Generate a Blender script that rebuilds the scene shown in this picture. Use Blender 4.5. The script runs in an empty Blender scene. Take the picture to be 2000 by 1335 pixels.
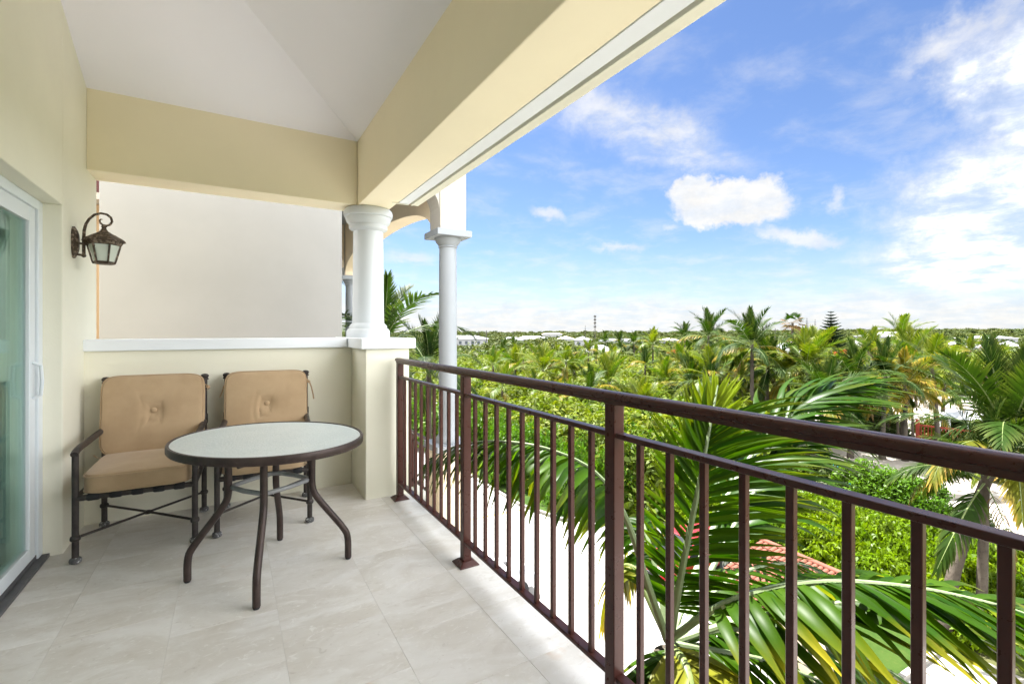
import bpy, bmesh, math, random
import numpy as np
from mathutils import Vector, Matrix, Euler, noise

random.seed(7)
rng = np.random.default_rng(7)
scene = bpy.context.scene
COL = scene.collection
R = math.radians

# ------------------------------------------------------------------ camera
F_PX, HOR, CAM_Z = 926.0, 647.0, 1.30
YAW = math.atan(550 / F_PX)
cam_d = bpy.data.cameras.new('camera')
cam = bpy.data.objects.new('camera', cam_d)
COL.objects.link(cam)
cam.location = (0, 0, CAM_Z)
cam.rotation_euler = (R(90), 0, -YAW)
cam_d.sensor_width = 36
cam_d.lens = F_PX / 2000 * 36
cam_d.shift_y = -(667.5 - HOR) / 2000
cam_d.clip_start = 0.05
cam_d.clip_end = 6000
scene.camera = cam

# ------------------------------------------------------------------ light
SUN_EL, SUN_AZ = R(67), R(-8)          # azimuth from +Y, clockwise positive
sd = bpy.data.lights.new('sun', 'SUN')
sd.energy = 2.8
sd.angle = R(0.53)
sd.color = (1.0, 0.97, 0.92)
sun = bpy.data.objects.new('sun', sd)
COL.objects.link(sun)
dvec = Vector((math.sin(SUN_AZ) * math.cos(SUN_EL), math.cos(SUN_AZ) * math.cos(SUN_EL), math.sin(SUN_EL)))
sun.rotation_euler = dvec.to_track_quat('Z', 'Y').to_euler()

vs = scene.view_settings
vs.view_transform = 'Standard'
vs.look = 'None'
vs.exposure = 3.62
vs.gamma = 1
vs.use_curve_mapping = False
scene.cycles.max_bounces = 12
scene.cycles.diffuse_bounces = 5
scene.cycles.glossy_bounces = 4
scene.cycles.transmission_bounces = 6
scene.cycles.transparent_max_bounces = 12
scene.cycles.use_denoising = True
scene.cycles.sample_clamp_indirect = 6
scene.cycles.caustics_reflective = False
scene.cycles.caustics_refractive = False


# ---- small node expression helper
class NT:
    def __init__(s, tree):
        s.t = tree
        s.n = tree.nodes
        s.l = tree.links

    def put(s, sock, v):
        if isinstance(v, bpy.types.NodeSocket):
            s.l.new(v, sock)
        else:
            sock.default_value = v

    def m(s, op, a, b=None, c=None, clamp=False):
        n = s.n.new('ShaderNodeMath')
        n.operation = op
        n.use_clamp = clamp
        s.put(n.inputs[0], a)
        if b is not None: s.put(n.inputs[1], b)
        if c is not None: s.put(n.inputs[2], c)
        return n.outputs[0]

    def ramp(s, v, lo, hi, a=0.0, b=1.0):
        n = s.n.new('ShaderNodeMapRange')
        n.interpolation_type = 'SMOOTHSTEP'
        s.put(n.inputs[0], v)
        n.inputs[1].default_value = lo
        n.inputs[2].default_value = hi
        n.inputs[3].default_value = a
        n.inputs[4].default_value = b
        return n.outputs[0]

    def xyz(s, x, y, z):
        n = s.n.new('ShaderNodeCombineXYZ')
        s.put(n.inputs[0], x); s.put(n.inputs[1], y); s.put(n.inputs[2], z)
        return n.outputs[0]

    def noise(s, vec, scale, detail=4, rough=0.55, dist=0.0, dim='3D'):
        n = s.n.new('ShaderNodeTexNoise')
        n.noise_dimensions = dim
        if vec is not None: s.l.new(vec, n.inputs['Vector'])
        n.inputs['Scale'].default_value = scale
        n.inputs['Detail'].default_value = detail
        n.inputs['Roughness'].default_value = rough
        n.inputs['Distortion'].default_value = dist
        return n.outputs['Fac'], n.outputs['Color']

    def mix(s, f, a, b):
        n = s.n.new('ShaderNodeMix')
        n.data_type = 'RGBA'
        s.put(n.inputs[0], f)
        s.put(n.inputs[6], a if isinstance(a, bpy.types.NodeSocket) else (*a, 1))
        s.put(n.inputs[7], b if isinstance(b, bpy.types.NodeSocket) else (*b, 1))
        return n.outputs[2]

    def vmul(s, a, b):
        n = s.n.new('ShaderNodeVectorMath')
        n.operation = 'MULTIPLY'
        s.put(n.inputs[0], a); s.put(n.inputs[1], b)
        return n.outputs[0]


# ------------------------------------------------------------------ world: sky and clouds
world = bpy.data.worlds.new('World')
scene.world = world
world.use_nodes = True
wt = world.node_tree
wt.nodes.clear()
W = NT(wt)
sky = W.n.new('ShaderNodeTexSky')
sky.sky_type = 'NISHITA'
sky.sun_disc = False
sky.sun_elevation = SUN_EL
sky.sun_rotation = SUN_AZ
sky.air_density = 1.0
sky.dust_density = 0.35
sky.ozone_density = 2.0
tc = W.n.new('ShaderNodeTexCoord')
sp = W.n.new('ShaderNodeSeparateXYZ')
W.l.new(tc.outputs['Generated'], sp.inputs[0])
gx, gy, gz = sp.outputs
hor = W.m('SQRT', W.m('ADD', W.m('MULTIPLY', gx, gx), W.m('MULTIPLY', gy, gy)))
az = W.m('ARCTAN2', gx, gy)
el = W.m('ARCTAN2', gz, hor)
el_p = W.m('MAXIMUM', el, 0.0)
# flattened cloud-layer coordinates (clouds shrink towards the horizon)
den = W.m('ADD', W.m('MAXIMUM', gz, 0.0), 0.16)
px = W.m('DIVIDE', gx, den)
py = W.m('DIVIDE', gy, den)
cp = W.xyz(px, py, 0.0)
nA, nAc = W.noise(cp, 0.9, 7, 0.58, 0.3)
nB, _ = W.noise(cp, 3.6, 8, 0.62, 0.2)
ae = W.xyz(az, el, 0.0)
nW, nWc = W.noise(ae, 5.5, 6, 0.6)
wsep = W.n.new('ShaderNodeSeparateXYZ')
W.l.new(nWc, wsep.inputs[0])
wx = W.m('SUBTRACT', wsep.outputs[0], 0.5)
wy = W.m('SUBTRACT', wsep.outputs[1], 0.5)
nF, nFc = W.noise(ae, 22.0, 6, 0.65)
fsep = W.n.new('ShaderNodeSeparateXYZ')
W.l.new(nFc, fsep.inputs[0])
fx = W.m('SUBTRACT', fsep.outputs[0], 0.5)
fy = W.m('SUBTRACT', fsep.outputs[1], 0.5)


def blob(caz, cel, ra, re, rot=0.0, warp=0.12, fine=0.03, lo=1.0, hi=0.55):
    a = W.m('ADD', W.m('ADD', W.m('SUBTRACT', az, caz), W.m('MULTIPLY', wx, warp)), W.m('MULTIPLY', fx, fine))
    e = W.m('ADD', W.m('ADD', W.m('SUBTRACT', el, cel), W.m('MULTIPLY', wy, warp)), W.m('MULTIPLY', fy, fine))
    c, s_ = math.cos(rot), math.sin(rot)
    a2 = W.m('ADD', W.m('MULTIPLY', a, c / ra), W.m('MULTIPLY', e, s_ / ra))
    e2 = W.m('ADD', W.m('MULTIPLY', a, -s_ / re), W.m('MULTIPLY', e, c / re))
    d = W.m('SQRT', W.m('ADD', W.m('MULTIPLY', a2, a2), W.m('MULTIPLY', e2, e2)))
    return W.ramp(d, hi, lo, 1.0, 0.0)


def AE(u, v):
    a = YAW + math.atan((u - 1000) / F_PX)
    return a, math.atan((HOR - v) / F_PX * math.cos(a - YAW))


def pblob(u, v, ru, rv, rot=0.0, **k):
    a, e = AE(u, v)
    a1, _ = AE(u + ru, v)
    _, e1 = AE(u, v - rv)
    return blob(a, e, abs(a1 - a), abs(e1 - e), rot, **k)


def mx(*v):
    r_ = v[0]
    for q in v[1:]:
        r_ = W.m('MAXIMUM', r_, q)
    return r_


tex = W.ramp(nB, 0.30, 0.68, 0.35, 1.0)
puff = mx(pblob(1415, 400, 150, 55, -0.05, warp=0.10, fine=0.05, hi=0.70),
          pblob(1345, 368, 68, 44, 0.0, warp=0.08, fine=0.05, hi=0.6),
          pblob(1470, 382, 90, 46, 0.0, warp=0.09, fine=0.05, hi=0.6),
          W.m('MULTIPLY', pblob(1560, 458, 150, 27, -0.22, warp=0.08, fine=0.05, hi=0.2), 0.80),
          W.m('MULTIPLY', pblob(1640, 390, 40, 34, -0.3, warp=0.10, fine=0.05, hi=0.1), 0.60),
          W.m('MULTIPLY', pblob(1072, 421, 56, 15, -0.25, warp=0.04, fine=0.03, hi=0.2), 0.75),
          W.m('MULTIPLY', pblob(1305, 447, 30, 12, 0.0, warp=0.05, fine=0.03, hi=0.1), 0.5))
bank = W.m('MULTIPLY', mx(pblob(1960, 170, 290, 200, 0.0, warp=0.30, fine=0.06, hi=0.05),
          pblob(1930, 350, 390, 200, 0.2, warp=0.26, fine=0.06, hi=0.15),
          pblob(1930, 505, 520, 145, 0.0, warp=0.20, fine=0.05, hi=0.3)), W.ramp(nB, 0.28, 0.60, 0.50, 0.92))
low = W.m('MULTIPLY', mx(W.ramp(W.m('ADD', el, W.m('MULTIPLY', W.m('SUBTRACT', nW, 0.5), 0.13)), 0.095, 0.035, 0.0, 0.9),
          ), W.ramp(nB, 0.2, 0.6, 0.75, 1.0))
wisp = W.m('MULTIPLY', mx(pblob(1220, 235, 300, 85, -0.30, warp=0.14, fine=0.05, hi=0.2),
          pblob(1330, 265, 240, 66, -0.45, warp=0.12, fine=0.05, hi=0.2),
          pblob(1900, 60, 260, 90, 0.0, warp=0.25, fine=0.05, hi=0.0),
          W.m('MULTIPLY', pblob(1210, 490, 110, 16, 0.0, warp=0.06, fine=0.05, hi=0.0), 0.8),
          W.m('MULTIPLY', pblob(800, 505, 110, 28, 0.0, warp=0.06, fine=0.05, hi=0.0), 0.8)), W.ramp(nB, 0.34, 0.62, 0.22, 0.80))
# brighter broken cloud added over the unseen rest of the sky, to fill the balcony
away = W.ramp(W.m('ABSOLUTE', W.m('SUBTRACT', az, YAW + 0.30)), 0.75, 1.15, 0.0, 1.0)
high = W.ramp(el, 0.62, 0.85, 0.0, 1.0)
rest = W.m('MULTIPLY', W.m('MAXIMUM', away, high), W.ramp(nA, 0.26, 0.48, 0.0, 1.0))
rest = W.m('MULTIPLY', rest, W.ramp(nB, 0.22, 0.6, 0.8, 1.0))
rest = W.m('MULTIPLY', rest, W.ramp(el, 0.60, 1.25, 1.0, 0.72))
haze_l = W.m('ADD', W.ramp(el, 0.20, 0.0, 0.0, 0.38), W.ramp(nB, 0.42, 0.75, 0.0, 0.28))
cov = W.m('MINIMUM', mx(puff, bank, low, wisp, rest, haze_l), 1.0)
skyc = W.vmul(sky.outputs[0], (0.235, 0.258, 0.312))
hs = W.n.new('ShaderNodeHueSaturation')
hs.inputs['Saturation'].default_value = 1.0
W.l.new(skyc, hs.inputs['Color'])
bg1 = W.n.new('ShaderNodeBackground')
W.l.new(hs.outputs[0], bg1.inputs[0])
bg1.inputs[1].default_value = 0.050
bg2 = W.n.new('ShaderNodeBackground')
core = W.ramp(nB, 0.3, 0.65, 0.0, 1.0)
W.l.new(W.mix(core, (0.80, 0.86, 0.95), (1.0, 0.985, 0.96)), bg2.inputs[0])
cloud_fill = mx(W.m('MULTIPLY', bank, 0.55), rest)  # cloud brightening for fill light, strongest in the added unseen cloud
W.l.new(W.m('ADD', W.ramp(nF, 0.30, 0.65, 0.079, 0.087), W.m('MULTIPLY', W.m('POWER', cloud_fill, 4.0), 0.73)), bg2.inputs[1])
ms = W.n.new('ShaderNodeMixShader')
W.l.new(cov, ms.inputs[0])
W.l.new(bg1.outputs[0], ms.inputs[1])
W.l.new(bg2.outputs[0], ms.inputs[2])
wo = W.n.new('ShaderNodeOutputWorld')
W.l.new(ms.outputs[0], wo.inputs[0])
world.cycles.sampling_method = 'MANUAL'
world.cycles.sample_map_resolution = 1024


# ------------------------------------------------------------------ materials
def new_mat(name):
    m = bpy.data.materials.new(name)
    m.use_nodes = True
    T = NT(m.node_tree)
    b = m.node_tree.nodes['Principled BSDF']
    return m, T, b


def coords(T, kind='Object'):
    n = T.n.new('ShaderNodeTexCoord')
    return n.outputs[kind]


def bump(T, b, h, strength, dist=0.01):
    n = T.n.new('ShaderNodeBump')
    n.inputs['Strength'].default_value = strength
    n.inputs['Distance'].default_value = dist
    T.l.new(h, n.inputs['Height'])
    T.l.new(n.outputs[0], b.inputs['Normal'])


def paint(name, col, rough=0.6, vary=0.06, stucco=0.12, scale=90, spec=0.35, stain=None):
    m, T, b = new_mat(name)
    co = coords(T)
    n1, _ = T.noise(co, 1.3, 5, 0.6)
    n2, _ = T.noise(co, scale, 3, 0.6)
    c = T.mix(T.ramp(n1, 0.3, 0.7), [q * (1 - vary) for q in col], [min(1, q * (1 + vary)) for q in col])
    if stain:
        n3, _ = T.noise(co, 5.0, 6, 0.7)
        c = T.mix(T.ramp(n3, 0.60, 0.78, 0, 0.5), c, stain)
    T.l.new(c, b.inputs['Base Color'])
    b.inputs['Roughness'].default_value = rough
    b.inputs['Specular IOR Level'].default_value = spec
    if stucco: bump(T, b, n2, stucco, 0.004)
    return m


def metal_paint(name, col, rough=0.4, bmp=0.08, metallic=0.0, wear=None, wear_at=0.68, scale=30, coat=0.0, tint_var=0.25):
    m, T, b = new_mat(name)
    co = coords(T)
    n1, _ = T.noise(co, scale, 5, 0.65)
    n2, _ = T.noise(co, scale * 4, 3, 0.6)
    c = T.mix(T.ramp(n1, 0.3, 0.7), [q * (1 - tint_var) for q in col], [q * (1 + tint_var) for q in col])
    if wear:
        c = T.mix(T.ramp(n1, wear_at, wear_at + 0.05), c, wear)
    T.l.new(c, b.inputs['Base Color'])
    T.l.new(T.ramp(n1, 0.3, 0.7, rough * 0.85, min(1, rough * 1.25)), b.inputs['Roughness'])
    b.inputs['Metallic'].default_value = metallic
    b.inputs['Coat Weight'].default_value = coat
    if bmp > 0.03: bump(T, b, n2, bmp, 0.002)
    b.inputs['Specular IOR Level'].default_value = 0.28
    return m


FOL = 0.45
SPF = 0.30


def leaf_mat(name, c1, c2, c3=None, trans=0.35, rough=0.45, attr=True, spec=0.4, vary=0.25):
    """two-sided leaf: c1..c2 across individuals, c3 at worn tips (attribute 'tip')"""
    m, T, b = new_mat(name)
    oi = T.n.new('ShaderNodeObjectInfo')
    rnd = oi.outputs['Random']
    at = T.n.new('ShaderNodeAttribute')
    at.attribute_name = 'shade'
    c1, c2 = [q * FOL for q in c1], [q * FOL for q in c2]
    c = T.mix(rnd, c1, c2)
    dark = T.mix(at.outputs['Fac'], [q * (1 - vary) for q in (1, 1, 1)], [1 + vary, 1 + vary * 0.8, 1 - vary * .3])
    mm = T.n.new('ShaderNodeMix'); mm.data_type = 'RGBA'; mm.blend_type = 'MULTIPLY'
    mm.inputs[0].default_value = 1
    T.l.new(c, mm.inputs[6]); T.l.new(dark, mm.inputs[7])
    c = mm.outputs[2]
    if c3:
        a2 = T.n.new('ShaderNodeAttribute'); a2.attribute_name = 'tip'
        c = T.mix(a2.outputs['Fac'], c, c3)
    T.l.new(c, b.inputs['Base Color'])
    b.inputs['Roughness'].default_value = rough
    b.inputs['Specular IOR Level'].default_value = spec * SPF
    tr = T.n.new('ShaderNodeBsdfTranslucent')
    tcx = T.vmul(c, (1.45, 1.55, 0.35))
    T.l.new(tcx, tr.inputs[0])
    mx_ = T.n.new('ShaderNodeMixShader')
    mx_.inputs[0].default_value = trans
    out = m.node_tree.nodes['Material Output']
    T.l.new(b.outputs[0], mx_.inputs[1]); T.l.new(tr.outputs[0], mx_.inputs[2])
    T.l.new(mx_.outputs[0], out.inputs[0])
    return m


M = {}
M['cream'] = paint('cream_stucco', (0.90, 0.81, 0.59), vary=0.02)
M['cream_low'] = paint('pale_cream_stucco', (0.80, 0.775, 0.64), vary=0.03, stain=(0.70, 0.68, 0.55))
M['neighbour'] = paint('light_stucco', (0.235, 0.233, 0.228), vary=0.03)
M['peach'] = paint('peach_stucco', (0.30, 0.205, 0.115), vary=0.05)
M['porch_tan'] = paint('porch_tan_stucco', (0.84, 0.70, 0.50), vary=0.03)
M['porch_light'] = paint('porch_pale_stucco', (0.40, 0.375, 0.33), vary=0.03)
M['tan'] = paint('tan_stucco', (0.80, 0.68, 0.48), vary=0.03)
M['ceiling'] = paint('ceiling_white', (0.89, 0.875, 0.93), vary=0.01, stucco=0.03)
M['white'] = paint('white_trim', (0.80, 0.83, 0.86), rough=0.5, vary=0.02, stucco=0.05)
M['white_col'] = paint('white_column_paint', (0.54, 0.565, 0.58), rough=0.45, vary=0.015, stucco=0.05, spec=0.45)
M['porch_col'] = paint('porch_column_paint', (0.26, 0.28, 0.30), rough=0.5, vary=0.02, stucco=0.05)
M['vinyl'] = paint('white_vinyl', (0.72, 0.77, 0.80), rough=0.35, vary=0.02, stucco=0.0, spec=0.5)
M['rail'] = metal_paint('brown_powder_coat', (0.052, 0.015, 0.0105), rough=0.30, scale=25, tint_var=0.04, bmp=0.02)
M['bronze'] = metal_paint('dark_bronze_metal', (0.050, 0.042, 0.039), rough=0.42, metallic=0.25, wear=(0.16, 0.14, 0.13), wear_at=0.70, scale=18)
M['table_metal'] = metal_paint('brown_table_metal', (0.058, 0.041, 0.036), rough=0.42, metallic=0.3, wear=(0.2, 0.17, 0.15), wear_at=0.72, scale=14)
M['ring_metal'] = metal_paint('worn_grey_metal', (0.26, 0.26, 0.26), rough=0.5, metallic=0.3, wear=(0.3, 0.3, 0.3), wear_at=0.6, scale=14)
M['glide'] = metal_paint('worn_glide', (0.10, 0.10, 0.10), rough=0.6, wear=(0.5, 0.5, 0.5), wear_at=0.55, scale=60)
M['track'] = metal_paint('grey_track', (0.14, 0.14, 0.145), rough=0.5, metallic=0.4, scale=20)
M['lantern'] = metal_paint('weathered_bronze', (0.085, 0.062, 0.045), rough=0.55, metallic=0.3, wear=(0.26, 0.20, 0.15), wear_at=0.52, scale=45)
M['black'] = metal_paint('black_rubber', (0.02, 0.02, 0.022), rough=0.6)
M['steel'] = metal_paint('rim_metal', (0.5, 0.5, 0.52), rough=0.3, metallic=0.9)
M['groove'] = paint('shadow_gap', (0.30, 0.29, 0.24), vary=0.05, stucco=0)


def fabric():
    m, T, b = new_mat('tan_canvas')
    co = coords(T)
    wv = T.n.new('ShaderNodeTexWave'); wv.inputs['Scale'].default_value = 330; T.l.new(co, wv.inputs[0])
    wv2 = T.n.new('ShaderNodeTexWave'); wv2.bands_direction = 'Z'; wv2.inputs['Scale'].default_value = 330; T.l.new(co, wv2.inputs[0])
    n1, _ = T.noise(co, 5, 5, 0.6)
    c = T.mix(T.ramp(n1, 0.3, 0.7), (0.42, 0.295, 0.175), (0.48, 0.345, 0.21))
    T.l.new(c, b.inputs['Base Color'])
    b.inputs['Roughness'].default_value = 0.9
    b.inputs['Specular IOR Level'].default_value = 0.15
    b.inputs['Sheen Weight'].default_value = 0.25
    bump(T, b, T.m('ADD', wv.outputs['Fac'], wv2.outputs['Fac']), 0.10, 0.0008)
    return m


M['fabric'] = fabric()


def travertine():
    m, T, b = new_mat('travertine')
    g = T.n.new('ShaderNodeNewGeometry').outputs['Position']
    oi = T.n.new('ShaderNodeObjectInfo').outputs['Random']
    off = T.xyz(T.m('MULTIPLY', oi, 7.0), T.m('MULTIPLY', oi, 11.0), 0)
    va = T.n.new('ShaderNodeVectorMath'); va.operation = 'ADD'
    T.l.new(g, va.inputs[0]); T.l.new(off, va.inputs[1])
    mp = T.n.new('ShaderNodeMapping')
    mp.inputs['Rotation'].default_value = (0, 0, R(28)); mp.inputs['Scale'].default_value = (0.95, 1.6, 1)
    T.l.new(va.outputs[0], mp.inputs[0])
    n1, _ = T.noise(mp.outputs[0], 4.2, 9, 0.66, 1.2)
    n2, _ = T.noise(mp.outputs[0], 13.0, 9, 0.74, 1.8)
    n3, _ = T.noise(va.outputs[0], 3.2, 4, 0.6, 0.4)
    n4, _ = T.noise(va.outputs[0], 55.0, 4, 0.6)
    n5, _ = T.noise(mp.outputs[0], 1.7, 6, 0.6, 1.0)
    c = T.mix(T.ramp(n5, 0.36, 0.64), (0.64, 0.60, 0.535), (0.77, 0.745, 0.705))
    c = T.mix(T.ramp(n1, 0.50, 0.72, 0, 0.65), c, (0.83, 0.81, 0.775))
    c = T.mix(T.ramp(n1, 0.46, 0.28, 0, 0.65), c, (0.56, 0.515, 0.445))
    c = T.mix(T.ramp(n2, 0.55, 0.66, 0, 0.60), c, (0.86, 0.84, 0.80))
    c = T.mix(T.ramp(n2, 0.42, 0.30, 0, 0.65), c, (0.46, 0.41, 0.35))
    c = T.mix(T.ramp(n3, 0.66, 0.74, 0, 0.55), c, (0.60, 0.43, 0.29))
    c = T.mix(T.m('MULTIPLY', T.m('SUBTRACT', oi, 0.35), 0.30, clamp=True), c, (0.57, 0.53, 0.47))
    T.l.new(c, b.inputs['Base Color'])
    T.l.new(T.ramp(n1, 0.3, 0.7, 0.36, 0.5), b.inputs['Roughness'])
    b.inputs['Specular IOR Level'].default_value = 0.4
    bump(T, b, n4, 0.04, 0.002)
    return m


M['travertine'] = travertine()
M['grout'] = paint('grout', (0.60, 0.57, 0.52), vary=0.1, stucco=0.2)


def frosted():
    m, T, b = new_mat('frosted_pebble_glass')
    co = coords(T)
    vo = T.n.new('ShaderNodeTexVoronoi'); vo.inputs['Scale'].default_value = 120; T.l.new(co, vo.inputs[0])
    n1, _ = T.noise(co, 6, 4, 0.6)
    n2, _ = T.noise(co, 60, 3, 0.7)
    c = T.mix(T.ramp(n1, 0.35, 0.65), (0.60, 0.67, 0.66), (0.66, 0.725, 0.71))
    c = T.mix(T.ramp(n2, 0.45, 0.62, 0, 0.6), c, (0.74, 0.79, 0.78))
    T.l.new(c, b.inputs['Base Color'])
    b.inputs['Roughness'].default_value = 0.28
    b.inputs['Specular IOR Level'].default_value = 0.6
    bump(T, b, T.m('ADD', vo.outputs['Distance'], n2), 0.5, 0.003)
    return m


M['frost'] = frosted()


def glass(name, tint, refl=0.12, see=0.75, rough=0.0):
    m, T, b = new_mat(name)
    out = m.node_tree.nodes['Material Output']
    tr = T.n.new('ShaderNodeBsdfTransparent'); tr.inputs[0].default_value = (*[q * see for q in tint], 1)
    gl = T.n.new('ShaderNodeBsdfGlossy'); gl.inputs['Roughness'].default_value = rough
    gl.inputs[0].default_value = (0.85, 1.0, 0.95, 1)
    fr = T.n.new('ShaderNodeFresnel'); fr.inputs[0].default_value = 1.5
    f = T.m('ADD', T.m('MULTIPLY', fr.outputs[0], 0.55), refl, clamp=True)
    mx_ = T.n.new('ShaderNodeMixShader')
    T.l.new(f, mx_.inputs[0]); T.l.new(tr.outputs[0], mx_.inputs[1]); T.l.new(gl.outputs[0], mx_.inputs[2])
    T.l.new(mx_.outputs[0], out.inputs[0])
    return m


M['door_glass'] = glass('green_tinted_glass', (0.84, 0.925, 0.905), refl=0.02, see=1.0)
M['car_glass'] = paint('car_glass', (0.012, 0.014, 0.017), rough=0.25, vary=0.1, stucco=0, spec=0.08)
M['lamp_glass'] = paint('seeded_lamp_glass', (0.62, 0.66, 0.58), rough=0.15, vary=0.1, stucco=0.1, scale=60, spec=0.6)
M['curtain'] = paint('curtain_cloth', (0.84, 0.87, 0.84), rough=0.9, vary=0.08, stucco=0.2)
M['room'] = paint('room_paint', (0.62, 0.62, 0.52), vary=0.03)


def ground_mat(name, c1, c2, c3, s1=0.15, s2=2.0, bmp=0.3):
    m, T, b = new_mat(name)
    g = T.n.new('ShaderNodeNewGeometry').outputs['Position']
    n1, _ = T.noise(g, s1, 7, 0.6)
    n2, _ = T.noise(g, s2, 6, 0.65)
    c = T.mix(T.ramp(n1, 0.4, 0.6), c1, c2)
    c = T.mix(T.ramp(n2, 0.5, 0.72, 0, 0.7), c, c3)
    T.l.new(c, b.inputs['Base Color'])
    b.inputs['Roughness'].default_value = 0.95
    b.inputs['Specular IOR Level'].default_value = 0.1
    bump(T, b, n2, bmp, 0.05)
    return m


M['ground'] = ground_mat('scrub_soil', (0.030, 0.04, 0.010), (0.045, 0.048, 0.015), (0.08, 0.07, 0.038), 0.03, 0.6)
M['lot'] = ground_mat('pale_concrete', (0.25, 0.242, 0.23), (0.28, 0.272, 0.26), (0.17, 0.162, 0.145), 0.25, 5.0, 0.1)
M['sand'] = ground_mat('pale_sand', (0.24, 0.215, 0.185), (0.28, 0.255, 0.225), (0.17, 0.145, 0.115), 0.3, 3.0)
M['kerb'] = paint('kerb_concrete', (0.19, 0.18, 0.16), rough=0.9, vary=0.15, stucco=0.3, scale=20, stain=(0.2, 0.18, 0.15))
M['yellow'] = paint('worn_yellow_line', (0.30, 0.215, 0.06), rough=0.8, vary=0.1, stain=(0.21, 0.20, 0.17))
M['terracotta'] = paint('terracotta_tile', (0.125, 0.040, 0.023), rough=0.8, vary=0.2, stain=(0.09, 0.033, 0.02), stucco=0.2, scale=30)
M['redroof'] = paint('dark_red_roof', (0.085, 0.025, 0.025), rough=0.7, vary=0.1)
M['redwood'] = paint('red_stained_wood', (0.30, 0.05, 0.03), rough=0.7, vary=0.2)
M['metalroof'] = paint('white_metal_roof', (0.17, 0.175, 0.19), rough=0.5, vary=0.05, stucco=0)
M['greyroof'] = paint('grey_roof', (0.34, 0.35, 0.37), rough=0.6, vary=0.1, stucco=0)
M['beigeroof'] = paint('beige_roof', (0.48, 0.42, 0.30), rough=0.7, vary=0.1, stucco=0)
M['farwall'] = paint('white_render', (0.22, 0.22, 0.22), vary=0.04, stucco=0)
M['farwindow'] = paint('far_window', (0.05, 0.06, 0.07), rough=0.2, vary=0.1, stucco=0)
M['white_car'] = metal_paint('white_car_paint', (0.72, 0.72, 0.72), rough=0.25, coat=0.8, tint_var=0.02, scale=3)
M['red_car'] = metal_paint('red_car_paint', (0.20, 0.004, 0.006), rough=0.25, coat=0.9, tint_var=0.05, scale=3)
M['blue_car'] = metal_paint('blue_car_paint', (0.010, 0.03, 0.20), rough=0.25, coat=0.9, tint_var=0.05, scale=3)
M['silver_car'] = metal_paint('silver_car_paint', (0.14, 0.18, 0.24), rough=0.3, coat=0.8, metallic=0.3, tint_var=0.02, scale=3)
M['redlamp'] = paint('red_lens', (0.5, 0.02, 0.02), rough=0.15, stucco=0, spec=0.7)
M['lens'] = paint('clear_lens', (0.55, 0.58, 0.60), rough=0.08, stucco=0, spec=0.9)
M['grass'] = ground_mat('lawn', (0.016, 0.036, 0.005), (0.024, 0.044, 0.007), (0.035, 0.050, 0.010), 0.8, 9.0)
M['bark'] = ground_mat('palm_bark', (0.048, 0.040, 0.031), (0.070, 0.058, 0.046), (0.025, 0.020, 0.015), 0.9, 7.0, 0.6)
M['petiole'] = metal_paint('frond_midrib', (0.10, 0.13, 0.04), rough=0.45, scale=6, tint_var=0.15)
M['petiole_near'] = metal_paint('grey_green_midrib', (0.13, 0.17, 0.085), rough=0.4, scale=10, tint_var=0.12)
M['palm'] = leaf_mat('palm_leaf', (0.055, 0.125, 0.007), (0.150, 0.200, 0.010), (0.30, 0.26, 0.06), trans=0.32)
M['palm_dark'] = leaf_mat('palm_leaf_dark', (0.016, 0.048, 0.005), (0.036, 0.080, 0.007), (0.22, 0.22, 0.06), trans=0.28, spec=0.25, rough=0.55)
M['palm_yel'] = leaf_mat('palm_leaf_yellow', (0.13, 0.16, 0.010), (0.20, 0.175, 0.012), (0.42, 0.25, 0.06), trans=0.35)
M['palm_dead'] = leaf_mat('palm_leaf_dead', (0.20, 0.125, 0.05), (0.15, 0.09, 0.035), trans=0.2, rough=0.8)
M['near_leaf'] = leaf_mat('near_palm_leaf', (0.024, 0.088, 0.004), (0.075, 0.165, 0.006), (0.45, 0.36, 0.03), trans=0.46, rough=0.40, spec=0.35, vary=0.30)
M['near_dark'] = leaf_mat('dark_glossy_palm_leaf', (0.016, 0.062, 0.004), (0.045, 0.120, 0.005), (0.30, 0.28, 0.05), trans=0.35, rough=0.36, spec=0.4, vary=0.25)
M['near_bright'] = leaf_mat('young_palm_leaf', (0.26, 0.40, 0.018), (0.32, 0.42, 0.02), (0.45, 0.36, 0.05), trans=0.5, rough=0.35, spec=0.5, vary=0.1)
M['near_yel'] = leaf_mat('yellowing_palm_leaf', (0.30, 0.31, 0.03), (0.26, 0.30, 0.035), (0.42, 0.28, 0.05), trans=0.4, rough=0.4, vary=0.2)
M['hedge'] = leaf_mat('hedge_leaf', (0.120, 0.235, 0.006), (0.185, 0.280, 0.008), trans=0.35, rough=0.40, vary=0.40)
M['grape'] = leaf_mat('tree_leaf', (0.070, 0.185, 0.012), (0.105, 0.225, 0.014), trans=0.30, rough=0.42, vary=0.40)
M['shrub'] = leaf_mat('shrub_leaf', (0.085, 0.150, 0.012), (0.180, 0.220, 0.016), trans=0.28, rough=0.55, vary=0.35)
M['shrub_dark'] = leaf_mat('dark_shrub_leaf', (0.040, 0.080, 0.020), (0.075, 0.105, 0.030), trans=0.2, rough=0.55, vary=0.3)
M['scrub_far'] = leaf_mat('far_scrub_leaf', (0.060, 0.095, 0.028), (0.115, 0.140, 0.045), trans=0.15, rough=0.7, vary=0.3)
M['flame'] = leaf_mat('flame_flower', (0.42, 0.06, 0.012), (0.40, 0.10, 0.02), trans=0.3, rough=0.6, vary=0.2)
M['conifer'] = leaf_mat('conifer_needles', (0.014, 0.040, 0.014), (0.022, 0.050, 0.020), trans=0.1, rough=0.7, vary=0.3)
M['twig'] = paint('twig', (0.035, 0.030, 0.025), vary=0.2, stucco=0)


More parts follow.
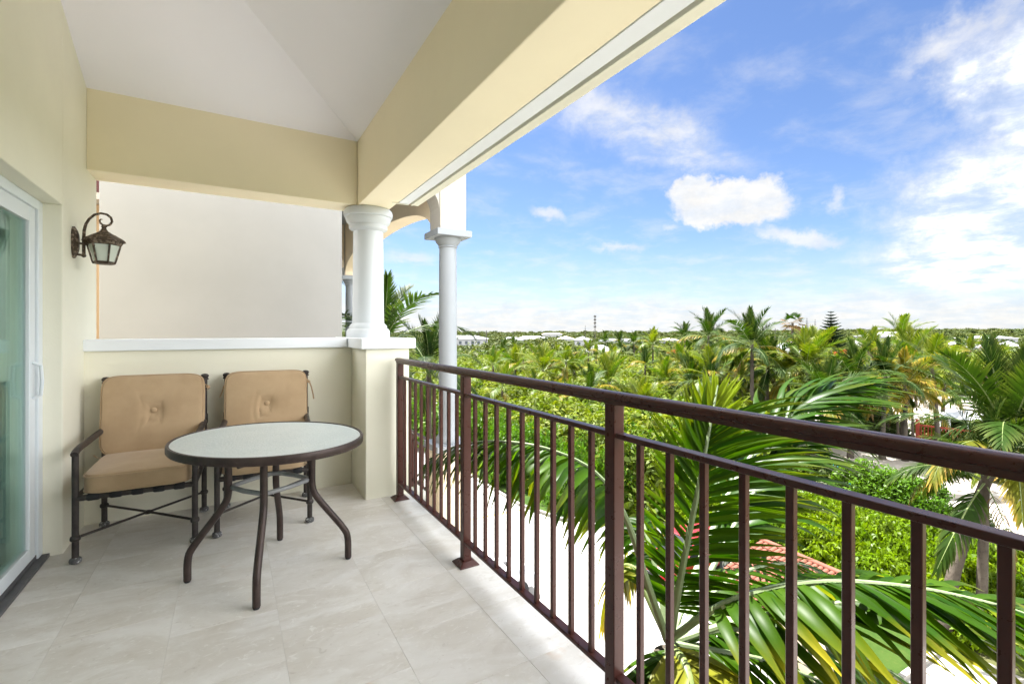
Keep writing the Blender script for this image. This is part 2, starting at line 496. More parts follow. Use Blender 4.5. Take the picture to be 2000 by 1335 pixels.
def water():
    m, T, b = new_mat('pool_water')
    b.inputs['Base Color'].default_value = (0.05, 0.42, 0.55, 1)
    b.inputs['Roughness'].default_value = 0.05
    n1, _ = T.noise(coords(T), 6, 3, 0.5)
    bump(T, b, n1, 0.2, 0.02)
    return m


M['water'] = water()


# ------------------------------------------------------------------ object helpers
def tag(o, label=None, cat=None, group=None, kind=None):
    if label: o['label'] = label
    if cat: o['category'] = cat
    if group: o['group'] = group
    if kind: o['kind'] = kind
    return o


def empty(name, loc=(0, 0, 0), rz=0.0, label=None, cat=None, group=None):
    o = bpy.data.objects.new(name, None)
    o.empty_display_size = 0.2
    o.location = loc
    o.rotation_euler = (0, 0, rz)
    COL.objects.link(o)
    return tag(o, label, cat, group)


def link_mesh(name, me, parent=None, loc=(0, 0, 0), rot=(0, 0, 0), scale=(1, 1, 1)):
    o = bpy.data.objects.new(name, me)
    o.location = loc
    o.rotation_euler = rot
    o.scale = scale
    COL.objects.link(o)
    if parent is not None: o.parent = parent
    return o


class MB:
    """mesh builder collecting verts and faces"""

    def __init__(s):
        s.v = []
        s.f = []
        s.sm = []

    def add(s, vs_, fs, smooth=False):
        b = len(s.v)
        s.v.extend([tuple(q) for q in vs_])
        s.f.extend([tuple(i + b for i in f) for f in fs])
        s.sm.extend([smooth] * len(fs))
        return s

    def box(s, x0, x1, y0, y1, z0, z1):
        v = [(x0, y0, z0), (x1, y0, z0), (x1, y1, z0), (x0, y1, z0), (x0, y0, z1), (x1, y0, z1), (x1, y1, z1), (x0, y1, z1)]
        return s.add(v, [(0, 3, 2, 1), (4, 5, 6, 7), (0, 1, 5, 4), (1, 2, 6, 5), (2, 3, 7, 6), (3, 0, 4, 7)])

    def tube(s, pts, r, seg=10, caps=True, close=False, squash=None, smooth=True):
        pts = [Vector(p) for p in pts]
        n = len(pts)
        rr = r if isinstance(r, (list, tuple)) else [r] * n
        tang = []
        for i in range(n):
            if close:
                t = pts[(i + 1) % n] - pts[i - 1]
            else:
                t = pts[min(i + 1, n - 1)] - pts[max(i - 1, 0)]
            tang.append(t.normalized())
        up = Vector((0, 0, 1)) if abs(tang[0].z) < 0.9 else Vector((1, 0, 0))
        nrm = (up - tang[0] * up.dot(tang[0])).normalized()
        vs_ = []
        for i in range(n):
            nrm = (nrm - tang[i] * nrm.dot(tang[i])).normalized()
            bn = tang[i].cross(nrm)
            for k in range(seg):
                a = 2 * math.pi * k / seg
                ca, sa = math.cos(a), math.sin(a)
                if squash: ca *= squash
                vs_.append(pts[i] + nrm * (ca * rr[i]) + bn * (sa * rr[i]))
        fs = []
        m = n if close else n - 1
        for i in range(m):
            j = (i + 1) % n
            for k in range(seg):
                k2 = (k + 1) % seg
                fs.append((i * seg + k, i * seg + k2, j * seg + k2, j * seg + k))
        if caps and not close:
            fs.append(tuple(range(seg - 1, -1, -1)))
            fs.append(tuple((n - 1) * seg + k for k in range(seg)))
        return s.add(vs_, fs, smooth)

    def lathe(s, prof, c=(0, 0, 0), seg=32, smooth=True):
        vs_ = []
        for r_, z in prof:
            for k in range(seg):
                a = 2 * math.pi * k / seg
                vs_.append((c[0] + r_ * math.cos(a), c[1] + r_ * math.sin(a), c[2] + z))
        fs = []
        for i in range(len(prof) - 1):
            for k in range(seg):
                k2 = (k + 1) % seg
                fs.append((i * seg + k, i * seg + k2, (i + 1) * seg + k2, (i + 1) * seg + k))
        fs.append(tuple(range(seg - 1, -1, -1)))
        fs.append(tuple((len(prof) - 1) * seg + k for k in range(seg)))
        return s.add(vs_, fs, smooth)

    def mesh(s, name, mat, bevel=0.0, bseg=2):
        me = bpy.data.meshes.new(name)
        me.from_pydata(s.v, [], s.f)
        if bevel:
            bm = bmesh.new()
            bm.from_mesh(me)
            es = [e for e in bm.edges if len(e.link_faces) == 2 and e.calc_face_angle(0) > R(30)]
            bmesh.ops.bevel(bm, geom=es, offset=bevel, segments=bseg, profile=0.5, affect='EDGES', clamp_overlap=True)
            bm.to_mesh(me)
            bm.free()
            # small chamfers stay flat shaded so that large faces keep an even normal
            for p in me.polygons: p.use_smooth = False
        else:
            for p, q in zip(me.polygons, s.sm): p.use_smooth = q
            if any(s.sm):
                try:
                    me.set_sharp_from_angle(angle=R(40))
                except Exception:
                    pass
        me.materials.append(mat)
        me.update()
        return me

    def obj(s, name, mat, parent=None, bevel=0.0, loc=(0, 0, 0), rot=(0, 0, 0), bseg=2):
        return link_mesh(name, s.mesh(name, mat, bevel, bseg), parent, loc, rot)


def box_obj(name, mat, b, parent=None, bevel=0.004):
    return MB().box(*b).obj(name, mat, parent, bevel)


def copy_tree(o, parent=None):
    c = o.copy()
    COL.objects.link(c)
    c.parent = parent
    for ch in list(o.children):
        copy_tree(ch, c)
    return c


def pix(u, v, d):
    s_, c_ = math.sin(YAW), math.cos(YAW)
    l = (u - 1000) / F_PX
    return Vector(((s_ + l * c_) * d, (c_ - l * s_) * d, CAM_Z + (HOR - v) / F_PX * d))


GZ = -8.70      # ground level below the balcony floor

# ================================================================== SETTING: ground
def sheet(name, mat, pts, z, kind='structure'):
    me = bpy.data.meshes.new(name)
    me.from_pydata([(x, y, z) for x, y in pts], [], [tuple(range(len(pts)))])
    me.materials.append(mat)
    o = link_mesh(name, me)
    o['kind'] = kind
    return o


sheet('ground', M['ground'], [(-900, -900), (4200, -900), (4200, 4200), (-900, 4200)], GZ)
sheet('parking_lot', M['lot'], [(-30, -25), (19.2, -25), (19.2, 17.0), (17.4, 18.8), (15.0, 20.0), (14.2, 23.2), (14.6, 62), (-30, 62)], GZ + 0.004)
sheet('sand', M['sand'], [(27.5, -4), (34, -10), (120, -14), (120, 20), (78, 40), (52, 33), (38, 24), (29.5, 17)], GZ + 0.004)
sheet('painted_line', M['yellow'], [(6.0, 23.0), (14.1, 22.55), (14.1, 22.70), (6.0, 23.15)], GZ + 0.008)
lawn = sheet('grass_verge', M['grass'], [(14.5, 23.1), (15.25, 20.45), (19.0, 19.3), (18.0, 36), (14.9, 36)], GZ + 0.10)
sheet('lawn', M['grass'], [(13.2, 6.2), (19.3, 6.0), (19.3, 12.0), (14.6, 12.2)], GZ + 0.008)
# distant low rise at the right
hm = MB()
N = 90
hv, hf = [], []
for i in range(N):
    t = i / (N - 1)
    a = R(8) + t * R(85)
    h = 3.5 * math.exp(-((math.degrees(a) - 70) / 16) ** 2) + 1.0 * noise.noise(Vector((t * 9, 3, 0))) + 1.5
    for (rr, hh) in ((520, 0), (640, h * 0.6), (800, h + 2), (1100, h * 0.5)):
        hv.append((rr * math.sin(a), rr * math.cos(a), GZ - 0.5 + hh * 1.0))
for i in range(N - 1):
    for j in range(3):
        k = i * 4 + j
        hf.append((k, k + 1, k + 5, k + 4))
hm.add(hv, hf, True)
hills = hm.obj('hills', M['ground'])
hills['kind'] = 'structure'

# ================================================================== BALCONY
XW = -0.844      # face of the house wall
YW = 4.20        # face of the half wall
CT = 2.96        # ceiling springing

# ---- floor of stone tiles
fl = empty('floor')
fl['kind'] = 'structure'
box_obj('grout_bed', M['grout'], (-1.0, 1.262, -1.9, 4.24, -0.28, -0.0015), fl, 0)
TL = 0.4135


def tile_mesh(w, l):
    return MB().box(0.0005, w - 0.0005, 0.0005, l - 0.0005, -0.02, 0.0).mesh('tile', M['travertine'], 0.0008, 1)


tm = tile_mesh(TL, 0.405)
cols = [(-1.051, 0.30), (-0.6375, 0.25), (-0.224, 0.05), (0.1895, 0.17), (0.603, 0.37)]
for x0, off in cols:
    y = -2.03 + off
    while y < 4.2:
        if x0 + TL > -0.99:
            link_mesh('tile', tm, fl, (x0, y, 0))
        y += 0.405
bm_ = tile_mesh(0.255, 0.41)
y = -2.0 + 0.30
while y < 4.2:
    link_mesh('tile', bm_, fl, (1.0165, y, 0))
    y += 0.41

# ---- house wall with the door opening
hw = empty('house_wall', (XW, 0, 0), 0, 'cream stucco house wall with the lantern and sliding door opening', 'wall')
q = MB()
q.box(-0.30, 0, 3.733, 4.545, -0.28, 3.9)
q.obj('wall_pier', M['cream_low'], hw, 0.006)
MB().box(-0.30, 0, -1.9, 3.7315, 2.04, 3.9).obj('door_header', M['cream_low'], hw, 0.006)

# ---- room behind the glass
room = empty('living_room', (-1.16, 0, 0), 0, 'dim room seen through the green tinted sliding glass', 'room')
MB().box(-3.9, 0, -2.2, 4.4, -0.1, -0.02).obj('room_floor', M['travertine'], room)
MB().box(-4.0, -3.9, -2.2, 4.4, -0.02, 2.6).obj('back_wall', M['room'], room)
MB().box(-3.9, 0, 4.3, 4.4, -0.02, 2.6).obj('side_wall', M['room'], room)
MB().box(-3.9, 0, -2.3, -2.2, -0.02, 2.6).obj('side_wall', M['room'], room)
MB().box(-4.0, 0, -2.3, 4.4, 2.6, 2.7).obj('room_ceiling', M['room'], room)
cur = MB()
cv = []
ny = 420
for i in range(ny + 1):
    yy = -1.60 + (3.62 + 1.60) * i / ny
    xx = 0.005 + 0.022 * math.sin(i * 0.42 + 1.5 * math.sin(i * 0.031)) + 0.006 * math.sin(i * 1.3)
    cv += [(xx, yy, 0.01), (xx, yy, 2.02)]
cur.add(cv, [(2 * i, 2 * i + 2, 2 * i + 3, 2 * i + 1) for i in range(ny)], True)
cu = cur.obj('curtain', M['curtain'], None, 0, (-1.16, 0, 0))
tag(cu, 'pale pleated curtain hanging behind the sliding glass door', 'curtain')

# ---- sliding door
door = empty('sliding_door', (-0.93, 0, 0), 0, 'white framed sliding glass patio door in the house wall', 'sliding door')
MB().box(-0.16, 0.0, 3.66, 3.732, 0.02, 2.039).obj('side_jamb', M['vinyl'], door, 0.004)
MB().box(-0.16, 0.0, -1.9, 3.66, 1.985, 2.039).obj('head_jamb', M['vinyl'], door, 0.004)
MB().box(-0.16, 0.03, -1.9, 3.732, -0.004, 0.018).box(-0.02, -0.008, -1.9, 3.66, 0.018, 0.045).box(-0.085, -0.075, -1.9, 3.66, 0.018, 0.045).obj('floor_track', M['track'], door, 0.002)


def door_panel(x, y0, y1, handle):
    p = MB()
    sw = 0.085
    p.box(x - 0.02, x + 0.02, y1 - sw, y1, 0.03, 1.983)
    p.box(x - 0.02, x + 0.02, y0, y0 + sw, 0.03, 1.983)
    p.box(x - 0.0195, x + 0.0195, y0 + sw, y1 - sw, 0.03, 0.115)
    p.box(x - 0.0195, x + 0.0195, y0 + sw, y1 - sw, 1.90, 1.983)
    po = p.obj('door_panel', M['vinyl'], door, 0.003)
    MB().box(x - 0.004, x + 0.004, y0 + sw - 0.004, y1 - sw + 0.004, 0.111, 1.904).obj('pane', M['door_glass'], po)
    if handle:
        h = MB()
        for sx in (1, -1):
            xx = x + sx * 0.02
            h.tube([(xx, y1 - 0.045, 0.93), (xx + sx * 0.035, y1 - 0.045, 0.95), (xx + sx * 0.04, y1 - 0.045, 1.03), (xx + sx * 0.035, y1 - 0.045, 1.11), (xx, y1 - 0.045, 1.13)], 0.009, 8)
        h.obj('handle', M['vinyl'], po)


door_panel(-0.03, 2.56, 3.645, True)
door_panel(-0.10, 1.54, 2.62, False)
door_panel(-0.10, 0.50, 1.545, False)
door_panel(-0.03, -0.56, 0.53, False)
door_panel(-0.03, -1.60, -0.565, False)

# ---- half wall with cap, and corner pier
half = empty('half_wall', (0, YW, 0), 0, 'cream half wall with white ledge behind the two chairs', 'wall')
MB().box(XW - 0.001, 0.8955, 0, 0.32, -0.28, 1.166).obj('wall_face', M['cream_low'], half, 0.004)
MB().box(XW - 0.001, 0.856, -0.03, 0.345, 1.166, 1.245).obj('ledge', M['white'], half, 0.005)
pier = empty('corner_pier', (1.07, 4.2, 0), 0, 'square cream pier with white cap at the railing end', 'pier')
MB().box(-0.173, 0.173, -0.48, 0.50, -0.30, 1.164).obj('pier_shaft', M['cream_low'], pier, 0.006)
MB().box(-0.213, 0.217, -0.513, 0.54, 1.165, 1.2465).obj('pier_cap', M['white'], pier, 0.005)
# ---- main column
mc = empty('round_column', (1.08, 4.38, 1.2465), 0, 'thick white round column on the half wall corner', 'column')
MB().lathe([(0.188, 0), (0.190, 0.02), (0.190, 0.055), (0.178, 0.075), (0.165, 0.082), (0.165, 0.10), (0.150, 0.118), (0.140, 0.13)], seg=48).obj('column_base', M['white_col'], mc)
MB().lathe([(0.139, 0.129), (0.136, 0.3), (0.134, 0.6), (0.131, 0.93), (0.130, 0.955)], seg=48).obj('shaft', M['white_col'], mc)
MB().lathe([(0.131, 0.955), (0.145, 0.966), (0.163, 0.975), (0.170, 0.992), (0.165, 1.010), (0.172, 1.020), (0.190, 1.040), (0.198, 1.066), (0.196, 1.078), (0.210, 1.086), (0.215, 1.110), (0.212, 1.135), (0.200, 1.1525)], seg=48).obj('capital', M['white_col'], mc)

# ---- beams, ceiling, eave
bb = box_obj('back_beam', M['cream'], (XW - 0.001, 0.9555, 4.262, 4.545, 2.405, 3.25), None, 0.006)
tag(bb, 'cream beam across the far end above the half wall', 'beam')
sb = box_obj('side_beam', M['cream'], (0.957, 1.236, -1.9, 4.545, 2.40, 3.25), None, 0.006)
tag(sb, 'long cream beam running above the railing side', 'beam')
nb = box_obj('near_beam', M['cream'], (XW - 0.001, 0.9555, -1.9, -1.62, 2.405, 3.9), None, 0.006)
tag(nb, 'cream beam behind the viewer closing the near end', 'beam')
ev = empty('eave', (1.236, 0, 2.40), 0, 'pale eave edge with soffit board and shutter track', 'eave')
MB().box(0.002, 0.092, -1.9, 3.98, -0.003, 0.2).obj('soffit_board', M['white'], ev, 0.003)
MB().box(0.093, 0.112, -1.9, 4.0, 0.022, 0.2).obj('groove', M['groove'], ev)
MB().box(0.113, 0.128, -1.9, 4.0, -0.006, 0.2).obj('track_lip', M['cream_low'], ev, 0.003)
MB().box(0.129, 0.190, -1.9, 4.02, 0.003, 0.85).obj('fascia', M['cream_low'], ev, 0.006)
MB().box(-0.05, 0.092, 3.985, 4.0, -0.008, 0.1).obj('end_trim', M['cream_low'], ev, 0.002)
MB().box(0.0015, 0.128, -1.9, 4.545, 0.201, 0.85).obj('eave_box', M['cream'], ev)
# ceiling with a hip towards the far corner
SL = 0.44
xs0, xs1, ys1 = XW, 0.957, 4.262
tmax = xs1 - xs0
P0 = (xs1, ys1, CT)
cpts = [(xs0, ys1, CT), P0, (xs0, ys1 - tmax, CT + SL * tmax), (xs0, -1.62, CT + SL * tmax), (xs1, -1.62, CT)]
cm = MB()
v_ = [Vector(p) for p in cpts]
v_ += [p + Vector((0, 0, 0.14)) for p in v_]
cm.add(v_, [(0, 1, 2), (2, 1, 4, 3), (5, 7, 6), (7, 8, 9, 6), (0, 5, 6, 1), (1, 6, 9, 4), (3, 4, 9, 8), (2, 3, 8, 7), (0, 2, 7, 5)])
ce = cm.obj('ceiling', M['ceiling'])
ce['kind'] = 'structure'
# house mass (roof and storeys below), so the place stands from outside too
hb = empty('apartment_building', (0, 0, 0), 0, 'cream apartment block whose upper floor carries this balcony', 'building')
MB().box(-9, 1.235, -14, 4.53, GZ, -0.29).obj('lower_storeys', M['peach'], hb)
MB().box(-9, XW - 0.301, -14, 4.53, -0.28, 3.9).box(XW - 0.3, 1.2, -14, -4.4, -0.28, 3.9).obj('upper_storey', M['cream_low'], hb)
rf = MB()
rf.add([(-9.3, -14.3, 3.902), (1.50, -14.3, 3.05), (1.50, 4.75, 3.252), (-9.3, 4.75, 3.902), (-4.6, -9, 6.2), (-4.6, -0.5, 6.2)],
       [(0, 1, 4), (1, 2, 5, 4), (2, 3, 5), (3, 0, 4, 5)])
rf.v = [(x, y, z if z > 4 else 3.91) for x, y, z in rf.v]
rf.obj('roof', M['redroof'], hb)
MB().box(XW - 0.31, 1.40, -14, 4.545, 3.903, 3.908).obj('roof_deck', M['white'], hb)
MB().box(1.237, 1.36, -14, -1.905, -0.29, 3.9).obj('end_wall', M['cream_low'], hb)

# ---- railing
rail = empty('railing', (1.135, 0, 0), 0, 'dark brown metal balcony railing with square posts', 'railing')
PY = [3.62, 2.42, 1.222, 0.025, -1.17]
rpf = [(-0.020, 1.0535), (0.020, 1.0535), (0.020, 1.0680), (0.0275, 1.0720), (0.0275, 1.0830), (0.0220, 1.0905), (0.011, 1.0940), (-0.011, 1.0940), (-0.0220, 1.0905), (-0.0275, 1.0830), (-0.0275, 1.0720), (-0.020, 1.0680)]
nr0 = len(rpf)
MB().add([(x, y, z) for y in (-1.60, 3.660) for x, z in rpf], [(k, (k + 1) % nr0, nr0 + (k + 1) % nr0, nr0 + k) for k in range(nr0)] + [tuple(range(nr0 - 1, -1, -1)), tuple(range(nr0, 2 * nr0))], True).obj('top_rail', M['rail'], rail)
pm = MB().box(-0.0235, 0.0235, -0.0235, 0.0235, 0.010, 1.0530).mesh('post', M['rail'], 0.003)
bpm = MB()
bpm.add([(-.058, -.058, 0), (.058, -.058, 0), (.058, .058, 0), (-.058, .058, 0), (-.058, -.058, .006), (.058, -.058, .006), (.058, .058, .006), (-.058, .058, .006),
         (-.034, -.034, .026), (.034, -.034, .026), (.034, .034, .026), (-.034, .034, .026)],
        [(3, 2, 1, 0), (0, 1, 5, 4), (1, 2, 6, 5), (2, 3, 7, 6), (3, 0, 4, 7), (4, 5, 9, 8), (5, 6, 10, 9), (6, 7, 11, 10), (7, 4, 8, 11), (8, 9, 10, 11)])
bpm = bpm.mesh('base_plate', M['rail'], 0.002)
bal = MB().box(-0.0095, 0.0095, -0.0095, 0.0095, 0.1345, 0.9395).mesh('baluster', M['rail'], 0.0015, 1)
for y in PY:
    p = link_mesh('post', pm, rail, (0, y, 0))
    link_mesh('base_plate', bpm, p, (0, 0, 0.0005))
for a, b_ in zip(PY[:-1], PY[1:]):
    L_ = a - b_ - 0.048
    yc = (a + b_) / 2
    MB().box(-0.0185, 0.0185, -L_ / 2, L_ / 2, 0.939, 0.957).obj('middle_rail', M['rail'], rail, 0.003, (0, yc, 0))
    MB().box(-0.0195, 0.0195, -L_ / 2, L_ / 2, 0.118, 0.135).obj('bottom_rail', M['rail'], rail, 0.003, (0, yc, 0))
    for k in range(1, 10):
        link_mesh('baluster', bal, rail, (0, a + (b_ - a) * k / 10, 0))

# ---- wall lantern
lan = empty('wall_lantern', (XW, 3.935, 1.86), 0, 'weathered bronze carriage lantern on a scrolled bracket', 'wall lamp')
bp = MB()
prof = [(0.0, -0.105), (0.018, -0.10), (0.034, -0.075), (0.042, -0.045), (0.042, 0.045), (0.034, 0.072), (0.018, 0.09), (0.0, 0.095)]
ring = [(0, y_, z_) for y_, z_ in prof] + [(0, -y_, z_) for y_, z_ in prof[-2:0:-1]]
n_ = len(ring)
vv = [(0.001, y_, z_) for _, y_, z_ in ring] + [(0.010, y_, z_) for _, y_, z_ in ring] + [(0.024, y_ * 0.62, z_ * 0.72) for _, y_, z_ in ring] + [(0.030, y_ * 0.4, z_ * 0.5) for _, y_, z_ in ring]
ff = []
for l_ in range(3):
    for k in range(n_):
        k2 = (k + 1) % n_
        ff.append((l_ * n_ + k, l_ * n_ + k2, (l_ + 1) * n_ + k2, (l_ + 1) * n_ + k))
ff.append(tuple(range(3 * n_, 4 * n_)))
bp.add(vv, ff, True)
bp.obj('back_plate', M['lantern'], lan)
sc_ = []
for t in np.linspace(0, 1, 40):
    if t < 0.22:
        sc_.append((0.052, 0, -0.075 + t / 0.22 * 0.12))
    else:
        s_ = (t - 0.22) / 0.78
        a = math.pi - s_ * (math.pi * 1.0)
        if s_ < 0.62:
            b_ = s_ / 0.62
            a = math.pi - b_ * math.pi
            sc_.append((0.126 + 0.074 * math.cos(a), 0, 0.075 + 0.118 * math.sin(a) ** 0.9 if b_ < 0.999 else 0.075))
        else:
            break
sc_ = [(0.052, 0, -0.075), (0.052, 0, -0.03), (0.052, 0, 0.03), (0.054, 0, 0.075), (0.062, 0, 0.115), (0.078, 0, 0.150), (0.102, 0, 0.178), (0.134, 0, 0.192), (0.164, 0, 0.188), (0.184, 0, 0.170), (0.190, 0, 0.145), (0.180, 0, 0.124), (0.162, 0, 0.116), (0.145, 0, 0.118), (0.132, 0, 0.130), (0.128, 0, 0.145), (0.135, 0, 0.155), (0.144, 0, 0.154)]
rad = [0.009] * 3 + [0.0085, 0.008, 0.0075, 0.0075, 0.007, 0.007, 0.007, 0.007, 0.007, 0.0065, 0.006, 0.0055, 0.005, 0.004, 0.002]
q = MB().tube(sc_, rad, 10)
q.tube([(0.02, 0, -0.005), (0.052, 0, -0.012), (0.11, 0, -0.014)], 0.007, 8)
q.lathe([(0.0, -0.098), (0.010, -0.092), (0.013, -0.083), (0.008, -0.074)], (0.052, 0, 0), 12)
q.tube([(0.015, 0, -0.078), (0.052, 0, -0.083)], 0.007, 8)
q.obj('bracket', M['lantern'], lan)
LC = (0.150, 0, 0)
q = MB()
q.lathe([(0.098, 0.018), (0.112, 0.010), (0.108, 0.022), (0.092, 0.036), (0.078, 0.044), (0.060, 0.056), (0.040, 0.066), (0.022, 0.080), (0.014, 0.092), (0.012, 0.104), (0.017, 0.108), (0.012, 0.114), (0.008, 0.122), (0.0, 0.124)], LC, 6, False)
q.v = [(x, y, z) for x, y, z in q.v]
q.obj('lantern_roof', M['lantern'], lan, 0.002)
q = MB()
q.lathe([(0.086, -0.010), (0.092, -0.004), (0.098, 0.006), (0.096, 0.016), (0.080, 0.018)], LC, 6, False)
for k in range(6):
    a = 2 * math.pi * k / 6
    q.tube([(LC[0] + 0.084 * math.cos(a), 0.084 * math.sin(a), -0.008), (LC[0] + 0.056 * math.cos(a), 0.056 * math.sin(a), -0.122)], 0.0052, 6)
q.lathe([(0.0, -0.132), (0.056, -0.131), (0.060, -0.124), (0.058, -0.116), (0.050, -0.113)], LC, 6, False)
q.obj('cage', M['lantern'], lan, 0.001)
gp = MB().lathe([(0.048, -0.116), (0.074, -0.012)], LC, 6, False)
# separate panes
for k in range(6):
    a0, a1 = 2 * math.pi * k / 6, 2 * math.pi * (k + 1) / 6
    vb = []
    for (rr, z) in ((0.051, -0.117), (0.079, -0.011)):
        for a in (a0, a1):
            am = (a0 + a1) / 2
            p_ = Vector((rr * math.cos(a), rr * math.sin(a), z))
            m_ = Vector((rr * math.cos(am) * 0.866, rr * math.sin(am) * 0.866, z))
            p_ = m_ + (p_ - m_) * 0.86
            vb.append((LC[0] + p_.x, p_.y, p_.z))
    MB().add(vb, [(0, 1, 3, 2)]).obj('pane', M['lamp_glass'], lan)


# ---- patio table
tab = empty('patio_table', (0.186, 2.925, 0), R(-52.0), 'oval patio table with frosted glass top and brown metal legs', 'table')
TA, TB, TZ = 0.515, 0.440, 0.722
NE = 72
prof = [(-0.006, -0.040), (0.0, -0.040), (0.004, -0.034), (0.004, -0.006), (0.0, 0.0), (-0.010, 0.001), (-0.013, -0.004), (-0.013, -0.012)]
vv, ff = [], []
for i in range(NE):
    a = 2 * math.pi * i / NE
    for (dr, dz) in prof:
        vv.append(((TA + dr) * math.cos(a), (TB + dr) * math.sin(a), TZ + dz))
m_ = len(prof)
for i in range(NE):
    j = (i + 1) % NE
    for k in range(m_):
        k2 = (k + 1) % m_
        ff.append((i * m_ + k, j * m_ + k, j * m_ + k2, i * m_ + k2))
MB().add(vv, ff, True).obj('rim', M['table_metal'], tab)
vv = [((TA - 0.0125) * math.cos(2 * math.pi * i / NE), (TB - 0.0125) * math.sin(2 * math.pi * i / NE), TZ - 0.004 - 0.006 * s_) for s_ in (0, 1) for i in range(NE)]
MB().add(vv, [tuple(range(NE)), tuple(range(2 * NE - 1, NE - 1, -1))] + [(i, NE + i, NE + (i + 1) % NE, (i + 1) % NE) for i in range(NE)]).obj('glass_top', M['frost'], tab)
feet = [(-.192, 2.977), (.105, 2.525), (.58, 2.816), (.266, 3.282)]
inv = Matrix.Rotation(R(52.0), 4, 'Z') @ Matrix.Translation((-0.186, -2.925, 0))
cx_, cy_ = 0.19, 2.90


def smooth_path(pts, n=5, it=2):
    pts = [Vector(p) for p in pts]
    for _ in range(it):
        out = [pts[0]]
        for a, b_ in zip(pts[:-1], pts[1:]):
            out += [a.lerp(b_, 0.22), a.lerp(b_, 0.78)]
        out.append(pts[-1])
        pts = out
    return pts


ringp = []
for fx_, fy_ in feet:
    dx, dy = fx_ - cx_, fy_ - cy_
    pl = [(cx_ + dx * t, cy_ + dy * t, z) for t, z in ((0.54, 0.690), (0.52, 0.56), (0.52, 0.42), (0.60, 0.36), (0.97, 0.165), (1.0, 0.11), (1.0, 0.012))]
    # flat oval bar, rounded bends
    mids = smooth_path([inv @ Vector(p) for p in pl], it=2)
    MB().tube(mids, 0.0185, 10).obj('leg', M['table_metal'], tab)
    e_ = inv @ Vector((cx_ + dx, cy_ + dy, 0.006))
    MB().lathe([(0.013, -0.006), (0.0165, 0.0), (0.017, 0.008), (0.013, 0.012)], tuple(e_), 12).obj('foot_cap', M['black'], tab)
    ringp.append(Vector((cx_ + dx * 0.50, cy_ + dy * 0.50, 0.475)))
rp = []
for i in range(4):
    a, b_ = ringp[i], ringp[(i + 1) % 4]
    for t in (0.10, 0.3, 0.5, 0.7, 0.90):
        p_ = a.lerp(b_, t)
        c_ = Vector((cx_, cy_, 0.475))
        bow = 1 + 0.10 * (1 - abs(t - 0.5) * 2)
        p_ = c_ + (p_ - c_) * bow
        rp.append(inv @ p_)
MB().tube(rp, 0.0125, 10, close=True).obj('leg_ring', M['ring_metal'], tab)
sup = MB()
for (x0, y0, x1, y1) in ((-0.40, -0.20, 0.40, -0.20), (-0.40, 0.20, 0.40, 0.20), (-0.22, -0.37, -0.22, 0.37), (0.22, -0.37, 0.22, 0.37)):
    dz_ = 0.0 if y0 == y1 else 0.0125
    sup.tube([(x0, y0, 0.690 - dz_), (x1, y1, 0.690 - dz_)], 0.011, 8)
sup.obj('top_support', M['table_metal'], tab)


